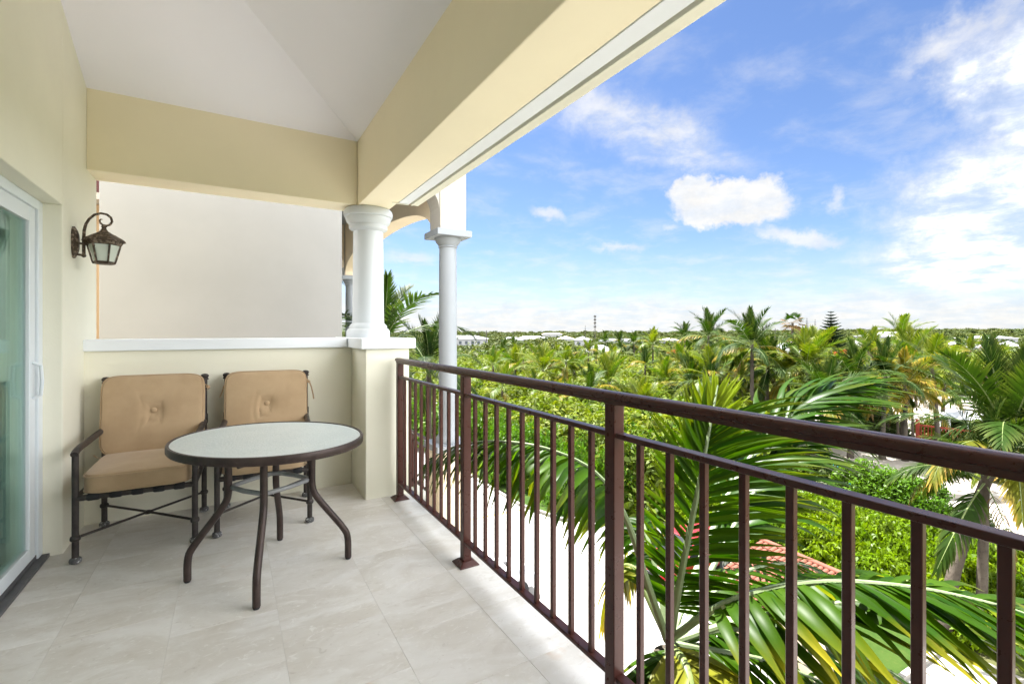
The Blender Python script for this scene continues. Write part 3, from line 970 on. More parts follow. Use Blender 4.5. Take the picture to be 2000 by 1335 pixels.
# ---- chairs
def cushion(w, d, h, name, mat, parent, loc, rot, tuft=0.0, crown=0.018, folds=0, seed=0):
    """boxed cushion, x width, y depth, z thickness, centre at loc"""
    nx, ny_ = 44, 36
    bmv, bmf = [], []

    def sup_(a, p=8.0):
        c, s_ = math.cos(a), math.sin(a)
        return math.copysign(abs(c) ** (2 / p), c), math.copysign(abs(s_) ** (2 / p), s_)
    rows = 9
    NR = 96
    # side band as super-ellipse rings, then top & bottom as disc grids
    prof_ = []
    for i in range(rows):
        t = i / (rows - 1)
        zz = (t - 0.5)
        prof_.append((zz, 1.0 - 0.012 - 0.030 * (abs(zz) * 2) ** 4))
    rings = []
    for zz, k in prof_:
        rings.append([(sup_(2 * math.pi * i / NR)[0] * w / 2 * k, sup_(2 * math.pi * i / NR)[1] * d / 2 * k, zz * h) for i in range(NR)])
    radial = 26
    topr = []
    for j in range(1, radial + 1):
        s_ = 1 - j / radial
        row = []
        for i in range(NR):
            X = rings[-1][i][0] * s_
            Y = rings[-1][i][1] * s_
            u_, v2 = 2 * X / w, 2 * Y / d
            z = h / 2 + crown * (1 - abs(u_) ** 2.4) * (1 - abs(v2) ** 2.4)
            if tuft:
                dd = math.hypot(X, Y - 0.02)
                z -= tuft * math.exp(-(dd / 0.045) ** 2) + tuft * 0.35 * math.exp(-(dd / 0.13) ** 2)
                for fxo, am in ((-0.035, 1), (0.03, 0.8), (-0.075, 0.35)):
                    fo = abs(X - fxo - 0.014 * math.sin(Y * 17 + seed))
                    z -= 0.0070 * am * math.exp(-(fo / 0.0075) ** 2) * (1 - abs(v2) ** 6) * (0.4 + 0.6 * min(1, dd / 0.08))
            z += 0.0022 * noise.noise(Vector((X * 9 + seed, Y * 9, 0)))
            row.append((X, Y, z))
        topr.append(row)
    vs_ = [p for r_ in rings for p in r_] + [p for r_ in topr for p in r_]
    nr = rows + radial
    fs = []
    for i in range(nr - 1):
        for k in range(NR):
            k2 = (k + 1) % NR
            fs.append((i * NR + k, i * NR + k2, (i + 1) * NR + k2, (i + 1) * NR + k))
    b0 = len(vs_)
    vs_.append((0, 0, -h / 2 - crown * 0.3))
    for k in range(NR):
        fs.append((b0, (k + 1) % NR, k))
    me = MB().add(vs_, fs, True).mesh(name, mat)
    bm = bmesh.new(); bm.from_mesh(me)
    bmesh.ops.remove_doubles(bm, verts=bm.verts, dist=1e-5)
    bm.to_mesh(me); bm.free()
    for p in me.polygons: p.use_smooth = True
    o = link_mesh(name, me, parent, loc, rot)
    # welt piping on both edges
    for zz in (0.42, -0.42):
        k = 0.988
        pts = [(sup_(2 * math.pi * i / 64)[0] * w / 2 * k, sup_(2 * math.pi * i / 64)[1] * d / 2 * k, zz * h * 0.94) for i in range(64)]
        MB().tube(pts, 0.0042, 6, close=True).obj('piping', mat, o)
    if tuft:
        MB().lathe([(0.0, 0.006), (0.014, 0.005), (0.0185, 0.001), (0.017, -0.006)][::-1], (0, 0.02, h / 2 + crown - tuft * 1.05), 16).obj('button', mat, o)
    return o


def make_chair(feet4, label, seed):
    """feet4: front-left, back-left, front-right, back-right foot positions"""
    fl_, bl_, fr_, br_ = [Vector((p[0], p[1], 0)) for p in feet4]
    c = (fl_ + bl_ + fr_ + br_) / 4
    ax = ((fr_ - fl_) + (br_ - bl_)).normalized()
    rz = math.atan2(ax.y, ax.x)
    w = ((fr_ - fl_).length + (br_ - bl_).length) / 2
    d = ((bl_ - fl_).length + (br_ - fr_).length) / 2
    t = empty('patio_chair', (c.x, c.y, 0), rz, label, 'chair')
    hx, hy = w / 2, d / 2
    cr = 0.0165
    for sx in (-1, 1):
        # front leg rises into the arm support
        q_ = MB()
        q_.tube([(sx * hx, -hy, 0.02), (sx * hx, -hy, 0.34), (sx * hx, -hy, 0.615)], [cr, cr, cr], 12)
        q_.lathe([(0.017, 0.125), (0.023, 0.130), (0.025, 0.140), (0.023, 0.150), (0.017, 0.155)], (sx * hx, -hy, 0), 14)
        leg = q_.obj('leg', M['bronze'], t)
        MB().lathe([(0.018, 0.0), (0.027, 0.006), (0.029, 0.018), (0.026, 0.028), (0.018, 0.034)], (sx * hx, -hy, 0), 14).obj('foot', M['glide'], leg)
        q_ = MB()
        q_.tube([(sx * hx, hy, 0.02), (sx * hx, hy, 0.40), (sx * hx, hy + 0.01, 0.62), (sx * hx, hy + 0.045, 0.955)], cr, 12)
        q_.lathe([(0.017, 0.125), (0.023, 0.130), (0.025, 0.140), (0.023, 0.150), (0.017, 0.155)], (sx * hx, hy, 0), 14)
        q_.lathe([(0.017, 0.63), (0.022, 0.64), (0.022, 0.70), (0.017, 0.71)], (sx * hx, hy + 0.014, 0), 14)
        q_.lathe([(0.016, 0.945), (0.025, 0.950), (0.025, 0.958), (0.020, 0.962), (0.026, 0.972), (0.025, 0.982), (0.016, 0.990), (0.0, 0.993)], (sx * hx, hy + 0.045, 0), 14)
        leg = q_.obj('back_post', M['bronze'], t)
        MB().lathe([(0.018, 0.0), (0.027, 0.006), (0.029, 0.018), (0.026, 0.028), (0.018, 0.034)], (sx * hx, hy, 0), 14).obj('foot', M['glide'], leg)
        MB().tube(smooth_path([(sx * hx, -hy - 0.018, 0.612), (sx * hx, -hy + 0.03, 0.632), (sx * hx, 0, 0.640), (sx * hx, hy - 0.05, 0.650), (sx * hx, hy + 0.012, 0.655)]), 0.0185, 10).obj('armrest', M['bronze'], t)
        MB().tube([(sx * hx, -hy, 0.365), (sx * hx, hy, 0.365)], 0.014, 10).obj('side_rail', M['bronze'], t)
    MB().tube([(-hx, -hy, 0.362), (hx, -hy, 0.362)], 0.0165, 12).obj('front_rail', M['bronze'], t)
    MB().tube([(-hx, hy, 0.362), (hx, hy, 0.362)], 0.0165, 12).obj('back_rail', M['bronze'], t)
    MB().tube([(-hx, hy + 0.035, 0.905), (-hx * .5, hy + 0.045, 0.925), (hx * .5, hy + 0.045, 0.925), (hx, hy + 0.035, 0.905)], 0.012, 10).obj('back_rail', M['bronze'], t)
    for k in range(5):
        xx = -hx * 0.72 + k * hx * 0.36
        q_ = MB()
        q_.tube([(xx - 0.028, -hy, 0.362), (xx - 0.02, -hy, 0.362), (xx + 0.02, -hy, 0.362), (xx + 0.028, -hy, 0.362)], [0.0175, 0.0215, 0.0215, 0.0175], 12)
        q_.box(xx - 0.024, xx + 0.024, -hy, hy, 0.379, 0.383)
        q_.obj('strap', M['black'], t)
    MB().tube([(-hx, -hy, 0.142), (hx, hy, 0.142)], 0.0078, 8).tube([(hx, -hy, 0.1405), (0.0, 0.0, 0.144), (-hx, hy, 0.1405)], 0.0078, 8).lathe([(0.0, 0.128), (0.016, 0.132), (0.016, 0.152), (0.0, 0.156)], (0, 0, 0), 12).obj('cross_stretcher', M['bronze'], t)
    cushion(w + 0.0 - 0.035, d - 0.02, 0.108, 'seat_cushion', M['fabric'], t, (0, -0.035, 0.440), (R(1.5), 0, R(0.6)), 0.0, 0.018, seed=seed)
    lean = math.atan2(0.055, 0.5)
    cushion(w + 0.012, 0.525, 0.085, 'back_cushion', M['fabric'], t, (0, hy - 0.048, 0.742), (R(90) - lean, 0, R(-0.4)), 0.017, 0.016, seed=seed)
    return t, hx, hy


ch1, hx1, hy1 = make_chair([(-.739, 3.543), (-.733, 4.11), (-.179, 3.513), (-.172, 4.091)], 'tan cushioned metal patio chair in the corner beside the sliding door', 1.3)
ch2, hx2, hy2 = make_chair([(-.067, 3.531), (-.033, 4.095), (.473, 3.493), (.505, 4.045)], 'tan cushioned metal patio chair directly behind the table', 5.1)


def ribbon(pts, w, name, parent):
    vs_ = []
    for i, p in enumerate(pts):
        vs_ += [(p[0], p[1] - 0.0015, p[2]), (p[0] + w * 0.9, p[1] - 0.004, p[2] + w * 0.25), (p[0] + w * 0.9, p[1] + 0.0, p[2] + w * 0.25), (p[0], p[1] + 0.0025, p[2])]
    fs = []
    for i in range(len(pts) - 1):
        for k in range(4):
            k2 = (k + 1) % 4
            fs.append((i * 4 + k, i * 4 + k2, (i + 1) * 4 + k2, (i + 1) * 4 + k))
    return MB().add(vs_, fs, False).obj(name, M['fabric'], parent)


ribbon([(hx1 - 0.03, hy1 - 0.02, 0.93), (hx1 + 0.0, hy1 + 0.015, 0.915), (hx1 + 0.022, hy1 + 0.015, 0.90), (hx1 + 0.025, hy1 + 0.0, 0.885), (hx1 + 0.012, hy1, 0.875)], 0.012, 'tie', ch1)
MB().lathe([(0, -.012), (.012, -.008), (.014, 0), (.010, .01), (0, .012)], (hx1 + 0.022, hy1 + 0.01, 0.90), 8).obj('knot', M['fabric'], ch1)
ribbon([(-hx1 + 0.01, hy1 - 0.08, 0.47), (-hx1 - 0.03, hy1 - 0.06, 0.475), (-hx1 - 0.05, hy1 - 0.05, 0.49)], 0.010, 'tie', ch1)
ribbon([(hx2 - 0.025, hy2 - 0.02, 0.94), (hx2 + 0.0, hy2 + 0.01, 0.925), (hx2 + 0.02, hy2 + 0.01, 0.905), (hx2 + 0.035, hy2 + 0.0, 0.86), (hx2 + 0.048, hy2 - 0.005, 0.80), (hx2 + 0.052, hy2 - 0.005, 0.765)], 0.011, 'tie', ch2)
MB().lathe([(0, -.012), (.012, -.008), (.014, 0), (.010, .01), (0, .012)], (hx2 + 0.02, hy2 + 0.005, 0.905), 8).obj('knot', M['fabric'], ch2)
ribbon([(-hx2 + 0.0, hy2 - 0.02, 0.93), (-hx2 - 0.02, hy2 + 0.0, 0.895), (-hx2 - 0.028, hy2 + 0.0, 0.86), (-hx2 - 0.045, hy2, 0.815)], 0.012, 'tie', ch2)

# ================================================================== NEIGHBOUR BUILDING
nbld = empty('neighbour_building', (1.262, 6.5, GZ), 0, 'neighbouring building with a tall blank cream wall beyond the half wall', 'building')
MB().box(-2.45, 0, 0, 14.0, 0, 16.2).obj('blank_wall', M['neighbour'], nbld, 0.01)  # unseen upper part raised to keep direct sun off the balcony
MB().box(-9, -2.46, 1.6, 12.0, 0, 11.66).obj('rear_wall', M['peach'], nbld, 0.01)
q = MB()
q.box(-9.2, -2.47, 1.3, 12.2, 11.665, 11.75)
q.obj('gutter', M['porch_light'], nbld)
MB().box(-9.2, -2.47, 1.4, 12.2, 11.755, 12.25).obj('rear_roof', M['redroof'], nbld)
# porch: piers, columns, arches
porch = empty('neighbour_porch', (3.10, 7.3, GZ), 0, 'arched porch of the neighbouring building with slim white columns', 'porch')
ZP = -0.52 - GZ       # top of the lower pier above ground
ZC = 2.94 - GZ


def porch_column(y, name='pier'):
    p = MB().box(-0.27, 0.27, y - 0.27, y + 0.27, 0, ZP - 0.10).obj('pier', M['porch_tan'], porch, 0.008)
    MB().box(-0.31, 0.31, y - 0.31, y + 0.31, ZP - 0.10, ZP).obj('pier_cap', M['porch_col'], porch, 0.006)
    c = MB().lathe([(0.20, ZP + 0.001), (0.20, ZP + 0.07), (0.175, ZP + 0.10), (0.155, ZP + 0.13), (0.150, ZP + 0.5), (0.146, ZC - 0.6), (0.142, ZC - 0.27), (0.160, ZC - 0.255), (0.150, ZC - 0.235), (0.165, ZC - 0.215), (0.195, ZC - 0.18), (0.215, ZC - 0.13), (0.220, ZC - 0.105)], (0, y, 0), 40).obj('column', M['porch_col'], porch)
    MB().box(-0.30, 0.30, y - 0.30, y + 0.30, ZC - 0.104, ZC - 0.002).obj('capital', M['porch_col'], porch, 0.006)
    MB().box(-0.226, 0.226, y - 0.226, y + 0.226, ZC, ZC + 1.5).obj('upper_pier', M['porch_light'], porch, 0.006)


for y in (0.0, 7.4): porch_column(y)


def arch(p0, p1, spring, rise, top, thick, mat, name, n=28):
    """wall with an elliptical arch opening between p0 and p1 (x,y) local to porch"""
    p0, p1 = Vector(p0), Vector(p1)
    ax = (p1 - p0)
    L_ = ax.length
    ax.normalize()
    nr = Vector((-ax.y, ax.x))
    vs_, fs = [], []
    for i in range(n + 1):
        a = math.pi * i / n
        s_ = L_ / 2 - L_ / 2 * math.cos(a)
        z = spring + rise * math.sin(a) ** 0.85
        for side in (-1, 1):
            b_ = p0 + ax * s_ + nr * side * thick / 2
            vs_ += [(b_.x, b_.y, z), (b_.x, b_.y, top)]
    for i in range(n):
        k = i * 4
        k2 = k + 4
        fs += [(k, k + 1, k2 + 1, k2), (k + 2, k2 + 2, k2 + 3, k + 3), (k, k2, k2 + 2, k + 2), (k + 1, k + 3, k2 + 3, k2 + 1)]
    fs += [(0, 2, 3, 1), (4 * n, 4 * n + 1, 4 * n + 3, 4 * n + 2)]
    MB().add(vs_, fs, False).obj(name, mat, porch)


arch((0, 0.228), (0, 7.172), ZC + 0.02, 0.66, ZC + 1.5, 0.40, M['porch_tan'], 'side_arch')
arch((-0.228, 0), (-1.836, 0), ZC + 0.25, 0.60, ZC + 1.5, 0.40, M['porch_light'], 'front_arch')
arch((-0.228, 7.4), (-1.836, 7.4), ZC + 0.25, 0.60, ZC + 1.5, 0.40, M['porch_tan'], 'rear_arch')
MB().box(-1.836, 0.5, -0.4, 7.9, ZC + 1.502, ZC + 1.75).obj('porch_roof', M['porch_col'], porch, 0.01)
MB().box(-1.836, 0.16, 0.0, 7.6, -1.95 - GZ, -1.75 - GZ).obj('terrace_slab', M['cream_low'], porch, 0.01)
nr_ = empty('terrace_railing', (3.10, 7.3, -1.75), 0, 'brown metal railing of the lower neighbouring terrace', 'railing')
MB().box(-0.028, 0.028, 0.29, 7.12, 1.045, 1.09).obj('top_rail', M['rail'], nr_, 0.005)
MB().box(-0.018, 0.018, 0.29, 7.12, 0.90, 0.93).obj('middle_rail', M['rail'], nr_, 0.003)
MB().box(-0.018, 0.018, 0.29, 7.12, 0.12, 0.16).obj('bottom_rail', M['rail'], nr_, 0.003)
b2 = MB().box(-0.0095, 0.0095, -0.0095, 0.0095, 0.16, 0.90).mesh('baluster', M['rail'])
p2 = MB().box(-0.035, 0.035, -0.035, 0.035, 0.002, 1.045).mesh('post', M['rail'], 0.003)
for y in (0.33, 1.75, 3.2, 4.6, 6.0, 7.05): link_mesh('post', p2, nr_, (0, y, 0))
y = 0.45
while y < 7.0:
    link_mesh('baluster', b2, nr_, (0, y, 0))
    y += 0.118


# ================================================================== VEGETATION BUILDERS
def set_attr(me, name, vals):
    a = me.attributes.new(name, 'FLOAT', 'POINT')
    a.data.foreach_set('value', np.asarray(vals, dtype=np.float32))


def np_mesh(name, V, Fq, mats, shade=None, tip=None, midx=None, smooth=False):
    me = bpy.data.meshes.new(name)
    V = np.asarray(V, dtype=np.float32)
    Fq = np.asarray(Fq, dtype=np.int32)
    nv, nf = len(V), len(Fq)
    me.vertices.add(nv)
    me.vertices.foreach_set('co', V.ravel())
    me.loops.add(nf * 4)
    me.loops.foreach_set('vertex_index', Fq.ravel())
    me.polygons.add(nf)
    me.polygons.foreach_set('loop_start', np.arange(0, nf * 4, 4, dtype=np.int32))
    if midx is not None: me.polygons.foreach_set('material_index', np.asarray(midx, dtype=np.int32))
    if smooth: me.polygons.foreach_set('use_smooth', np.ones(nf, dtype=bool))
    for m in mats: me.materials.append(m)
    me.update(calc_edges=True)
    if shade is not None: set_attr(me, 'shade', shade)
    if tip is not None: set_attr(me, 'tip', tip)
    return me


def leaf_cloud(name, n, leaf, mat, shape='dome', seed=0, flat=0.5, lump=0.22, inner=0.35, zs=1.0, clumps=60, droop=0.0, rosette=False):
    """leaf quads spread through the outer volume of a lumpy crown of radius 1 (base at z=0)"""
    r = np.random.default_rng(seed)
    cl = r.normal(size=(clumps, 3))
    cl /= np.linalg.norm(cl, axis=1)[:, None]
    cl[:, 2] = np.abs(cl[:, 2]) * 1.0 - (0.15 if shape == 'dome' else 0.6)
    cr = 1 + r.uniform(-lump, lump, clumps)
    idx = r.integers(0, clumps, n)
    base = cl[idx] * cr[idx][:, None]
    off = r.normal(size=(n, 3))
    off /= np.linalg.norm(off, axis=1)[:, None]
    crad = r.uniform(0.16, 0.30, clumps)[idx]
    rad = crad * (inner + (1 - inner) * r.uniform(0, 1, n) ** 0.4)
    p = base * 0.84 + off * rad[:, None]
    p[:, 2] = p[:, 2] * zs
    if shape == 'dome':
        p[:, 2] = np.maximum(p[:, 2] + 0.12, 0.02 + r.uniform(0, .1, n))
    nrm = off * (1 - flat) + np.array([0, 0, 1.0]) * flat + r.normal(size=(n, 3)) * 0.45
    nrm /= np.linalg.norm(nrm, axis=1)[:, None]
    t = r.normal(size=(n, 3))
    t -= nrm * np.sum(t * nrm, axis=1)[:, None]
    t /= np.linalg.norm(t, axis=1)[:, None]
    t[:, 2] -= droop
    b = np.cross(nrm, t)
    L = leaf * r.uniform(0.6, 1.35, n)
    Wd = L * r.uniform(0.32, 0.5, n)
    # rhombus leaf: base, side, tip, side, slightly folded
    a0 = p - t * (L * 0.5)[:, None]
    a2 = p + t * (L * 0.5)[:, None] - nrm * (L * 0.12)[:, None]
    a1 = p + b * (Wd * 0.5)[:, None] + nrm * (L * 0.06)[:, None]
    a3 = p - b * (Wd * 0.5)[:, None] + nrm * (L * 0.06)[:, None]
    V = np.stack([a0, a1, a2, a3], 1).reshape(-1, 3)
    Fq = np.arange(4 * n).reshape(-1, 4)
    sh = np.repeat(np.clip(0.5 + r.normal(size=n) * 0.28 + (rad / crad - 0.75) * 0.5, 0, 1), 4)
    return np_mesh(name, V, Fq, [mat], sh)


def frond_mesh(name, L=3.0, n=38, pitch=40, bend=70, leaf=0.75, lw=0.045, mat=None, droop=0.6, v_up=0.35, seed=0, segs=3, tipf=0.15, start=0.16, ragged=0.05, wind=None, twist=0.0):
    """one pinnate frond along +X from the origin; pitch is the starting slope, bend how far it curves down"""
    r = np.random.default_rng(seed)
    S = 14
    ss = np.linspace(0, 1, S + 1)
    ang = R(pitch) - R(bend) * ss ** 1.3
    dx = np.cos(ang) * L / S
    dz = np.sin(ang) * L / S
    X = np.concatenate([[0], np.cumsum((dx[:-1] + dx[1:]) / 2)])
    Z = np.concatenate([[0], np.cumsum((dz[:-1] + dz[1:]) / 2)])
    Yb = 0.04 * L * np.sin(ss * 2.2 + seed) * ss
    V, Fq, sh, tp, mi = [], [], [], [], []
    # rachis: tapered square tube
    rr = 0.022 * (L / 3) * (1 - ss * 0.88)
    for i in range(S + 1):
        nx_, nz_ = -math.sin(ang[i]), math.cos(ang[i])
        for (a, b) in ((1, 0), (0, 0.8), (-1, 0), (0, -0.8)):
            V.append((X[i] + nx_ * b * rr[i], Yb[i] + a * rr[i] * 1.3, Z[i] + nz_ * b * rr[i]))
            sh.append(0.5); tp.append(0)
    for i in range(S):
        for k in range(4):
            k2 = (k + 1) % 4
            Fq.append((i * 4 + k, i * 4 + k2, (i + 1) * 4 + k2, (i + 1) * 4 + k)); mi.append(1)
    for side in (1, -1):
        for j in range(n):
            s = start + (1 - start) * (j + 0.5 * (side > 0) + r.uniform(-.2, .2)) / n
            s = min(max(s, start), 0.999)
            if r.random() < ragged: continue
            x = np.interp(s, ss, X); z = np.interp(s, ss, Z); yb = np.interp(s, ss, Yb)
            a = np.interp(s, ss, ang)
            T = np.array([math.cos(a), 0, math.sin(a)])
            Nn = np.array([-math.sin(a), 0, math.cos(a)])
            Sd = np.array([0, side, 0.0])
            q_ = (s - start) / (1 - start)
            fwd = R(62) - R(44) * q_
            prof_ = (0.55 + 0.45 * math.sin(min(1, q_ * 1.6 + 0.15) * math.pi / 2)) * (1 - 0.55 * max(0, q_ - 0.45) / 0.55)
            LL = leaf * prof_ * r.uniform(0.88, 1.1)
            vv_ = v_up + r.uniform(-.15, .15)
            D = Sd * math.sin(fwd) * math.cos(vv_) + T * math.cos(fwd) + Nn * math.sin(vv_)
            D /= np.linalg.norm(D)
            P = np.array([x, yb, z]) + Sd * np.interp(s, ss, rr)
            wv = np.cross(D, Nn); wv = wv / (np.linalg.norm(wv) + 1e-9)
            b0 = len(V)
            shd = min(1, max(0, 0.5 + r.normal() * 0.22))
            tipv = tipf * r.uniform(0, 2.2)
            dr = droop * r.uniform(0.7, 1.3)
            for k in range(segs + 1):
                t = k / segs
                wd = lw * (0.55 + 0.45 * math.sin(min(t * 2.6, 1.57))) * (1 - t) ** 0.55 if t < 1 else lw * 0.04
                V.append(tuple(P + wv * wd / 2)); V.append(tuple(P - wv * wd / 2))
                sh += [shd, shd]
                tv = max(0, (t - 0.45) * 1.8) * tipv
                tp += [min(1, tv), min(1, tv)]
                D = D + np.array([0, 0, -1.0]) * dr / segs
                if wind is not None: D = D + np.array(wind) / segs
                D /= np.linalg.norm(D)
                P = P + D * LL / segs
            for k in range(segs):
                Fq.append((b0 + 2 * k, b0 + 2 * k + 1, b0 + 2 * k + 3, b0 + 2 * k + 2)); mi.append(0)
    return np_mesh(name, V, Fq, [mat, M['petiole']], sh, tp, mi)


FR = {}
for key, mat, tf in (('g', 'palm', 0.25), ('d', 'palm_dark', 0.12), ('y', 'palm_yel', 0.5)):
    FR[key] = []
    for i, (pt, bd, dr) in enumerate(((84, 22, 0.15), (74, 42, 0.25), (60, 62, 0.4), (44, 78, 0.55), (26, 82, 0.75), (6, 70, 0.95), (-18, 52, 1.2))):
        FR[key].append(frond_mesh('frond', 3.2, 38, pt, bd, 0.86, 0.085, M[mat], dr, 0.4 - 0.08 * i, seed=i + 10 * len(FR), tipf=tf, wind=None))
FR['dead'] = [frond_mesh('dead_frond', 2.5, 22, -40 - 15 * i, 35, 0.55, 0.04, M['palm_dead'], 1.6, 0.0, seed=70 + i, ragged=0.2) for i in range(2)]
FR['yy'] = FR['y']


def trunk_mesh(h, lean, r0=0.16, r1=0.10, seed=0):
    pts, rr = [], []
    n = 12
    for i in range(n + 1):
        t = i / n
        pts.append((lean[0] * t ** 1.6, lean[1] * t ** 1.6, h * t))
        rr.append((r0 * (1.35 - 0.35 * min(1, t * 6)) if t < 0.17 else r0 + (r1 - r0) * t) * (1 + 0.05 * (i % 2)))
    return MB().tube(pts, rr, 9).mesh('trunk', M['bark'])


palm_n = [0]


def palm(crown, size=1.0, style='g', label=None, group=None, n=22, lean=None, yel=0.2, dead=1, up=0, name='coconut_palm', cat='palm tree', base_z=None, seed=None):
    """crown: world point where fronds meet"""
    palm_n[0] += 1
    r = random.Random(palm_n[0] * 13 + 5 if seed is None else seed)
    bz = GZ if base_z is None else base_z
    h = max(1.0, crown[2] - bz)
    if lean is None: lean = (r.uniform(-.08, .08) * h, r.uniform(-.08, .08) * h)
    t = empty(name, (crown[0] - lean[0], crown[1] - lean[1], bz), 0, label, cat, group)
    link_mesh('trunk', trunk_mesh(h, lean, 0.13 * size + 0.03, 0.085 * size + 0.02), t)
    yaw = r.uniform(0, 6.28)
    for i in range(n):
        k = min(6, int((i / n) ** 1.2 * 7))
        yaw += 2.39996 + r.uniform(-.25, .25)
        st = style
        if k >= 3 and r.random() < yel * 0.6: st = 'y'
        sc = size * r.uniform(0.82, 1.12) * (0.74 if k == 0 else 0.86 if k == 1 else 1)
        f = link_mesh('frond', FR[st][k], t, (lean[0] + 0.05 * math.cos(yaw), lean[1] + 0.05 * math.sin(yaw), h - 0.02 * i), (r.uniform(-.15, .15), r.uniform(-.12, .12), yaw), (sc, sc, sc))
    for i in range(dead):
        link_mesh('dead_frond', FR['dead'][i % 2], t, (lean[0], lean[1], h - 0.3), (0, 0, r.uniform(0, 6.28)), (size,) * 3)
    return t


# ================================================================== NEAR PALM (right outside the railing)
def near_leaflet(P, D, up, L, w, segs, droop, wind, fold, tipv, shd, roll=0.0):
    """leaflet strip of 3 verts across; returns verts, faces, shade, tip"""
    P = P.copy(); D = D.normalized()
    V, sh, tp = [], [], []
    for k in range(segs + 1):
        t = k / segs
        side = D.cross(up)
        if side.length < 1e-4: side = Vector((1, 0, 0))
        side.normalize()
        nn = side.cross(D).normalized()
        if roll:
            side = (side * math.cos(roll * t) + nn * math.sin(roll * t)).normalized()
            nn = side.cross(D).normalized()
        wd = w * (0.45 + 0.55 * math.sin(min(t * 3.4, 1.57))) * (1 - max(0, t - 0.35) / 0.65) ** 0.75
        wd = max(wd, w * 0.03)
        V += [P - side * wd / 2 + nn * wd * fold, P.copy(), P + side * wd / 2 + nn * wd * fold]
        sh += [shd, min(1, shd + 0.2), shd]
        tv = min(1.0, max(0.0, (t - 0.55) * 2.2) * tipv)
        tp += [tv, tv * 0.7, tv]
        D = (D + Vector((0, 0, -1)) * (droop / segs) + wind * (1.0 / segs)).normalized()
        P = P + D * (L / segs)
    F_ = []
    for k in range(segs):
        a = 3 * k
        F_ += [(a, a + 3, a + 4, a + 1), (a + 1, a + 4, a + 5, a + 2)]
    return V, F_, sh, tp


def bez(pts, n):
    """Catmull-Rom through the points"""
    P = [Vector(p) for p in pts]
    P = [P[0] * 2 - P[1]] + P + [P[-1] * 2 - P[-2]]
    out = []
    m = len(P) - 3
    for i in range(n + 1):
        t = i / n * m
        k = min(int(t), m - 1)
        f = t - k
        a, b, c, d = P[k:k + 4]
        out.append(0.5 * ((2 * b) + (c - a) * f + (2 * a - 5 * b + 4 * c - d) * f * f + (3 * b - a - 3 * c + d) * f ** 3))
    return out


NP_C = pix(1308, 1250, 3.25)
npalm = empty('near_palm', (NP_C.x, NP_C.y, GZ), 0, 'large palm just outside the railing with glossy fronds across the view', 'palm tree')
off_ = Vector((NP_C.x, NP_C.y, GZ))
q = MB()
tp_ = [(0.25, 0.1, 0), (0.15, 0.08, 2), (0.06, 0.03, 4.5), (0, 0, NP_C.z - GZ - 0.1)]
q.tube([tuple(p) for p in bez(tp_, 16)], [0.13 - 0.02 * i / 16 for i in range(17)], 14)
q.obj('trunk', M['bark'], npalm)
WR = Vector((math.cos(YAW), -math.sin(YAW), 0))      # wind blows to the right of the view
wr = random.Random(11)


def near_frond(ctrl, rad, n, Lf, w, mat, droop, wind, sides=(1, -1), fwd=(58, 22), start=0.12, single=False, segs=6, name='frond', vup=0.25, tipv=0.15, prof=None, normal=None, jit=0.1, fold=0.18, Lside=(1, 1), jdeg=8, gl=0.25, bare=None, end=1.0, minp=0.6):
    pts = [Vector(c) - off_ for c in ctrl]
    path = bez(pts, 30)
    n_p = len(path)
    rr = [rad * (1 - 0.86 * i / (n_p - 1)) for i in range(n_p)]
    fo = MB().tube([tuple(p) for p in path], rr, 8, squash=0.8).obj(name, M['petiole_near'] if mat != 'near_yel' else M['petiole'], npalm)
    AV, AF, AS, AT = [], [], [], []
    for si in sides:
        for j in range(n):
            s = start + (end - start) * (j + (0.5 if si > 0 else 0)) / n
            s = min(0.998, s + wr.uniform(-.3, .3) / n)
            x = s * (n_p - 1)
            i = min(int(x), n_p - 2)
            P = path[i].lerp(path[i + 1], x - i)
            T = (path[i + 1] - path[i]).normalized()
            N_ = normal if normal is not None else Vector((0, 0, 1))
            Sd = T.cross(N_)
            if Sd.length < 0.05: Sd = T.cross(Vector((1, 0, 0)))
            Sd.normalize()
            Nn = Sd.cross(T).normalized()
            q_ = (s - start) / (1 - start)
            a = R(fwd[0] + (fwd[1] - fwd[0]) * q_ + wr.uniform(-jdeg, jdeg))
            v2 = vup + wr.uniform(-jit, jit) * 1.5
            D = Sd * (si * math.sin(a) * math.cos(v2)) + T * math.cos(a) + Nn * math.sin(v2)
            pf = (minp + (1 - minp) * math.sin(min(1.0, q_ * 1.8 + 0.1) * 1.57)) * (1 - 0.5 * max(0, q_ - 0.5) / 0.5)
            L = Lf * pf * wr.uniform(0.86, 1.1) * (Lside[0] if si > 0 else Lside[1])
            V, F_, sh, tpv = near_leaflet(P, D, Nn, L, w * wr.uniform(0.8, 1.15) * (1 - 0.35 * q_), segs, droop * wr.uniform(0.6, 1.4), wind * wr.uniform(0.6, 1.4), fold, tipv * wr.uniform(0, 2.4), min(1, max(0, wr.gauss(0.45, 0.25))), wr.uniform(-.9, .9) * 0.7)
            if single:
                me = np_mesh('leaflet', [tuple(p) for p in V], F_, [M[mat]], sh, tpv, smooth=True)
                link_mesh('leaflet', me, fo)
            else:
                b0 = len(AV)
                AV += [tuple(p) for p in V]; AF += [tuple(k + b0 for k in f) for f in F_]; AS += sh; AT += tpv
    if not single:
        o = link_mesh('leaflets', np_mesh('leaflets', AV, AF, [M[mat]], AS, AT, smooth=True), fo)
        o['kind'] = 'stuff'
    return fo


Pt = pix
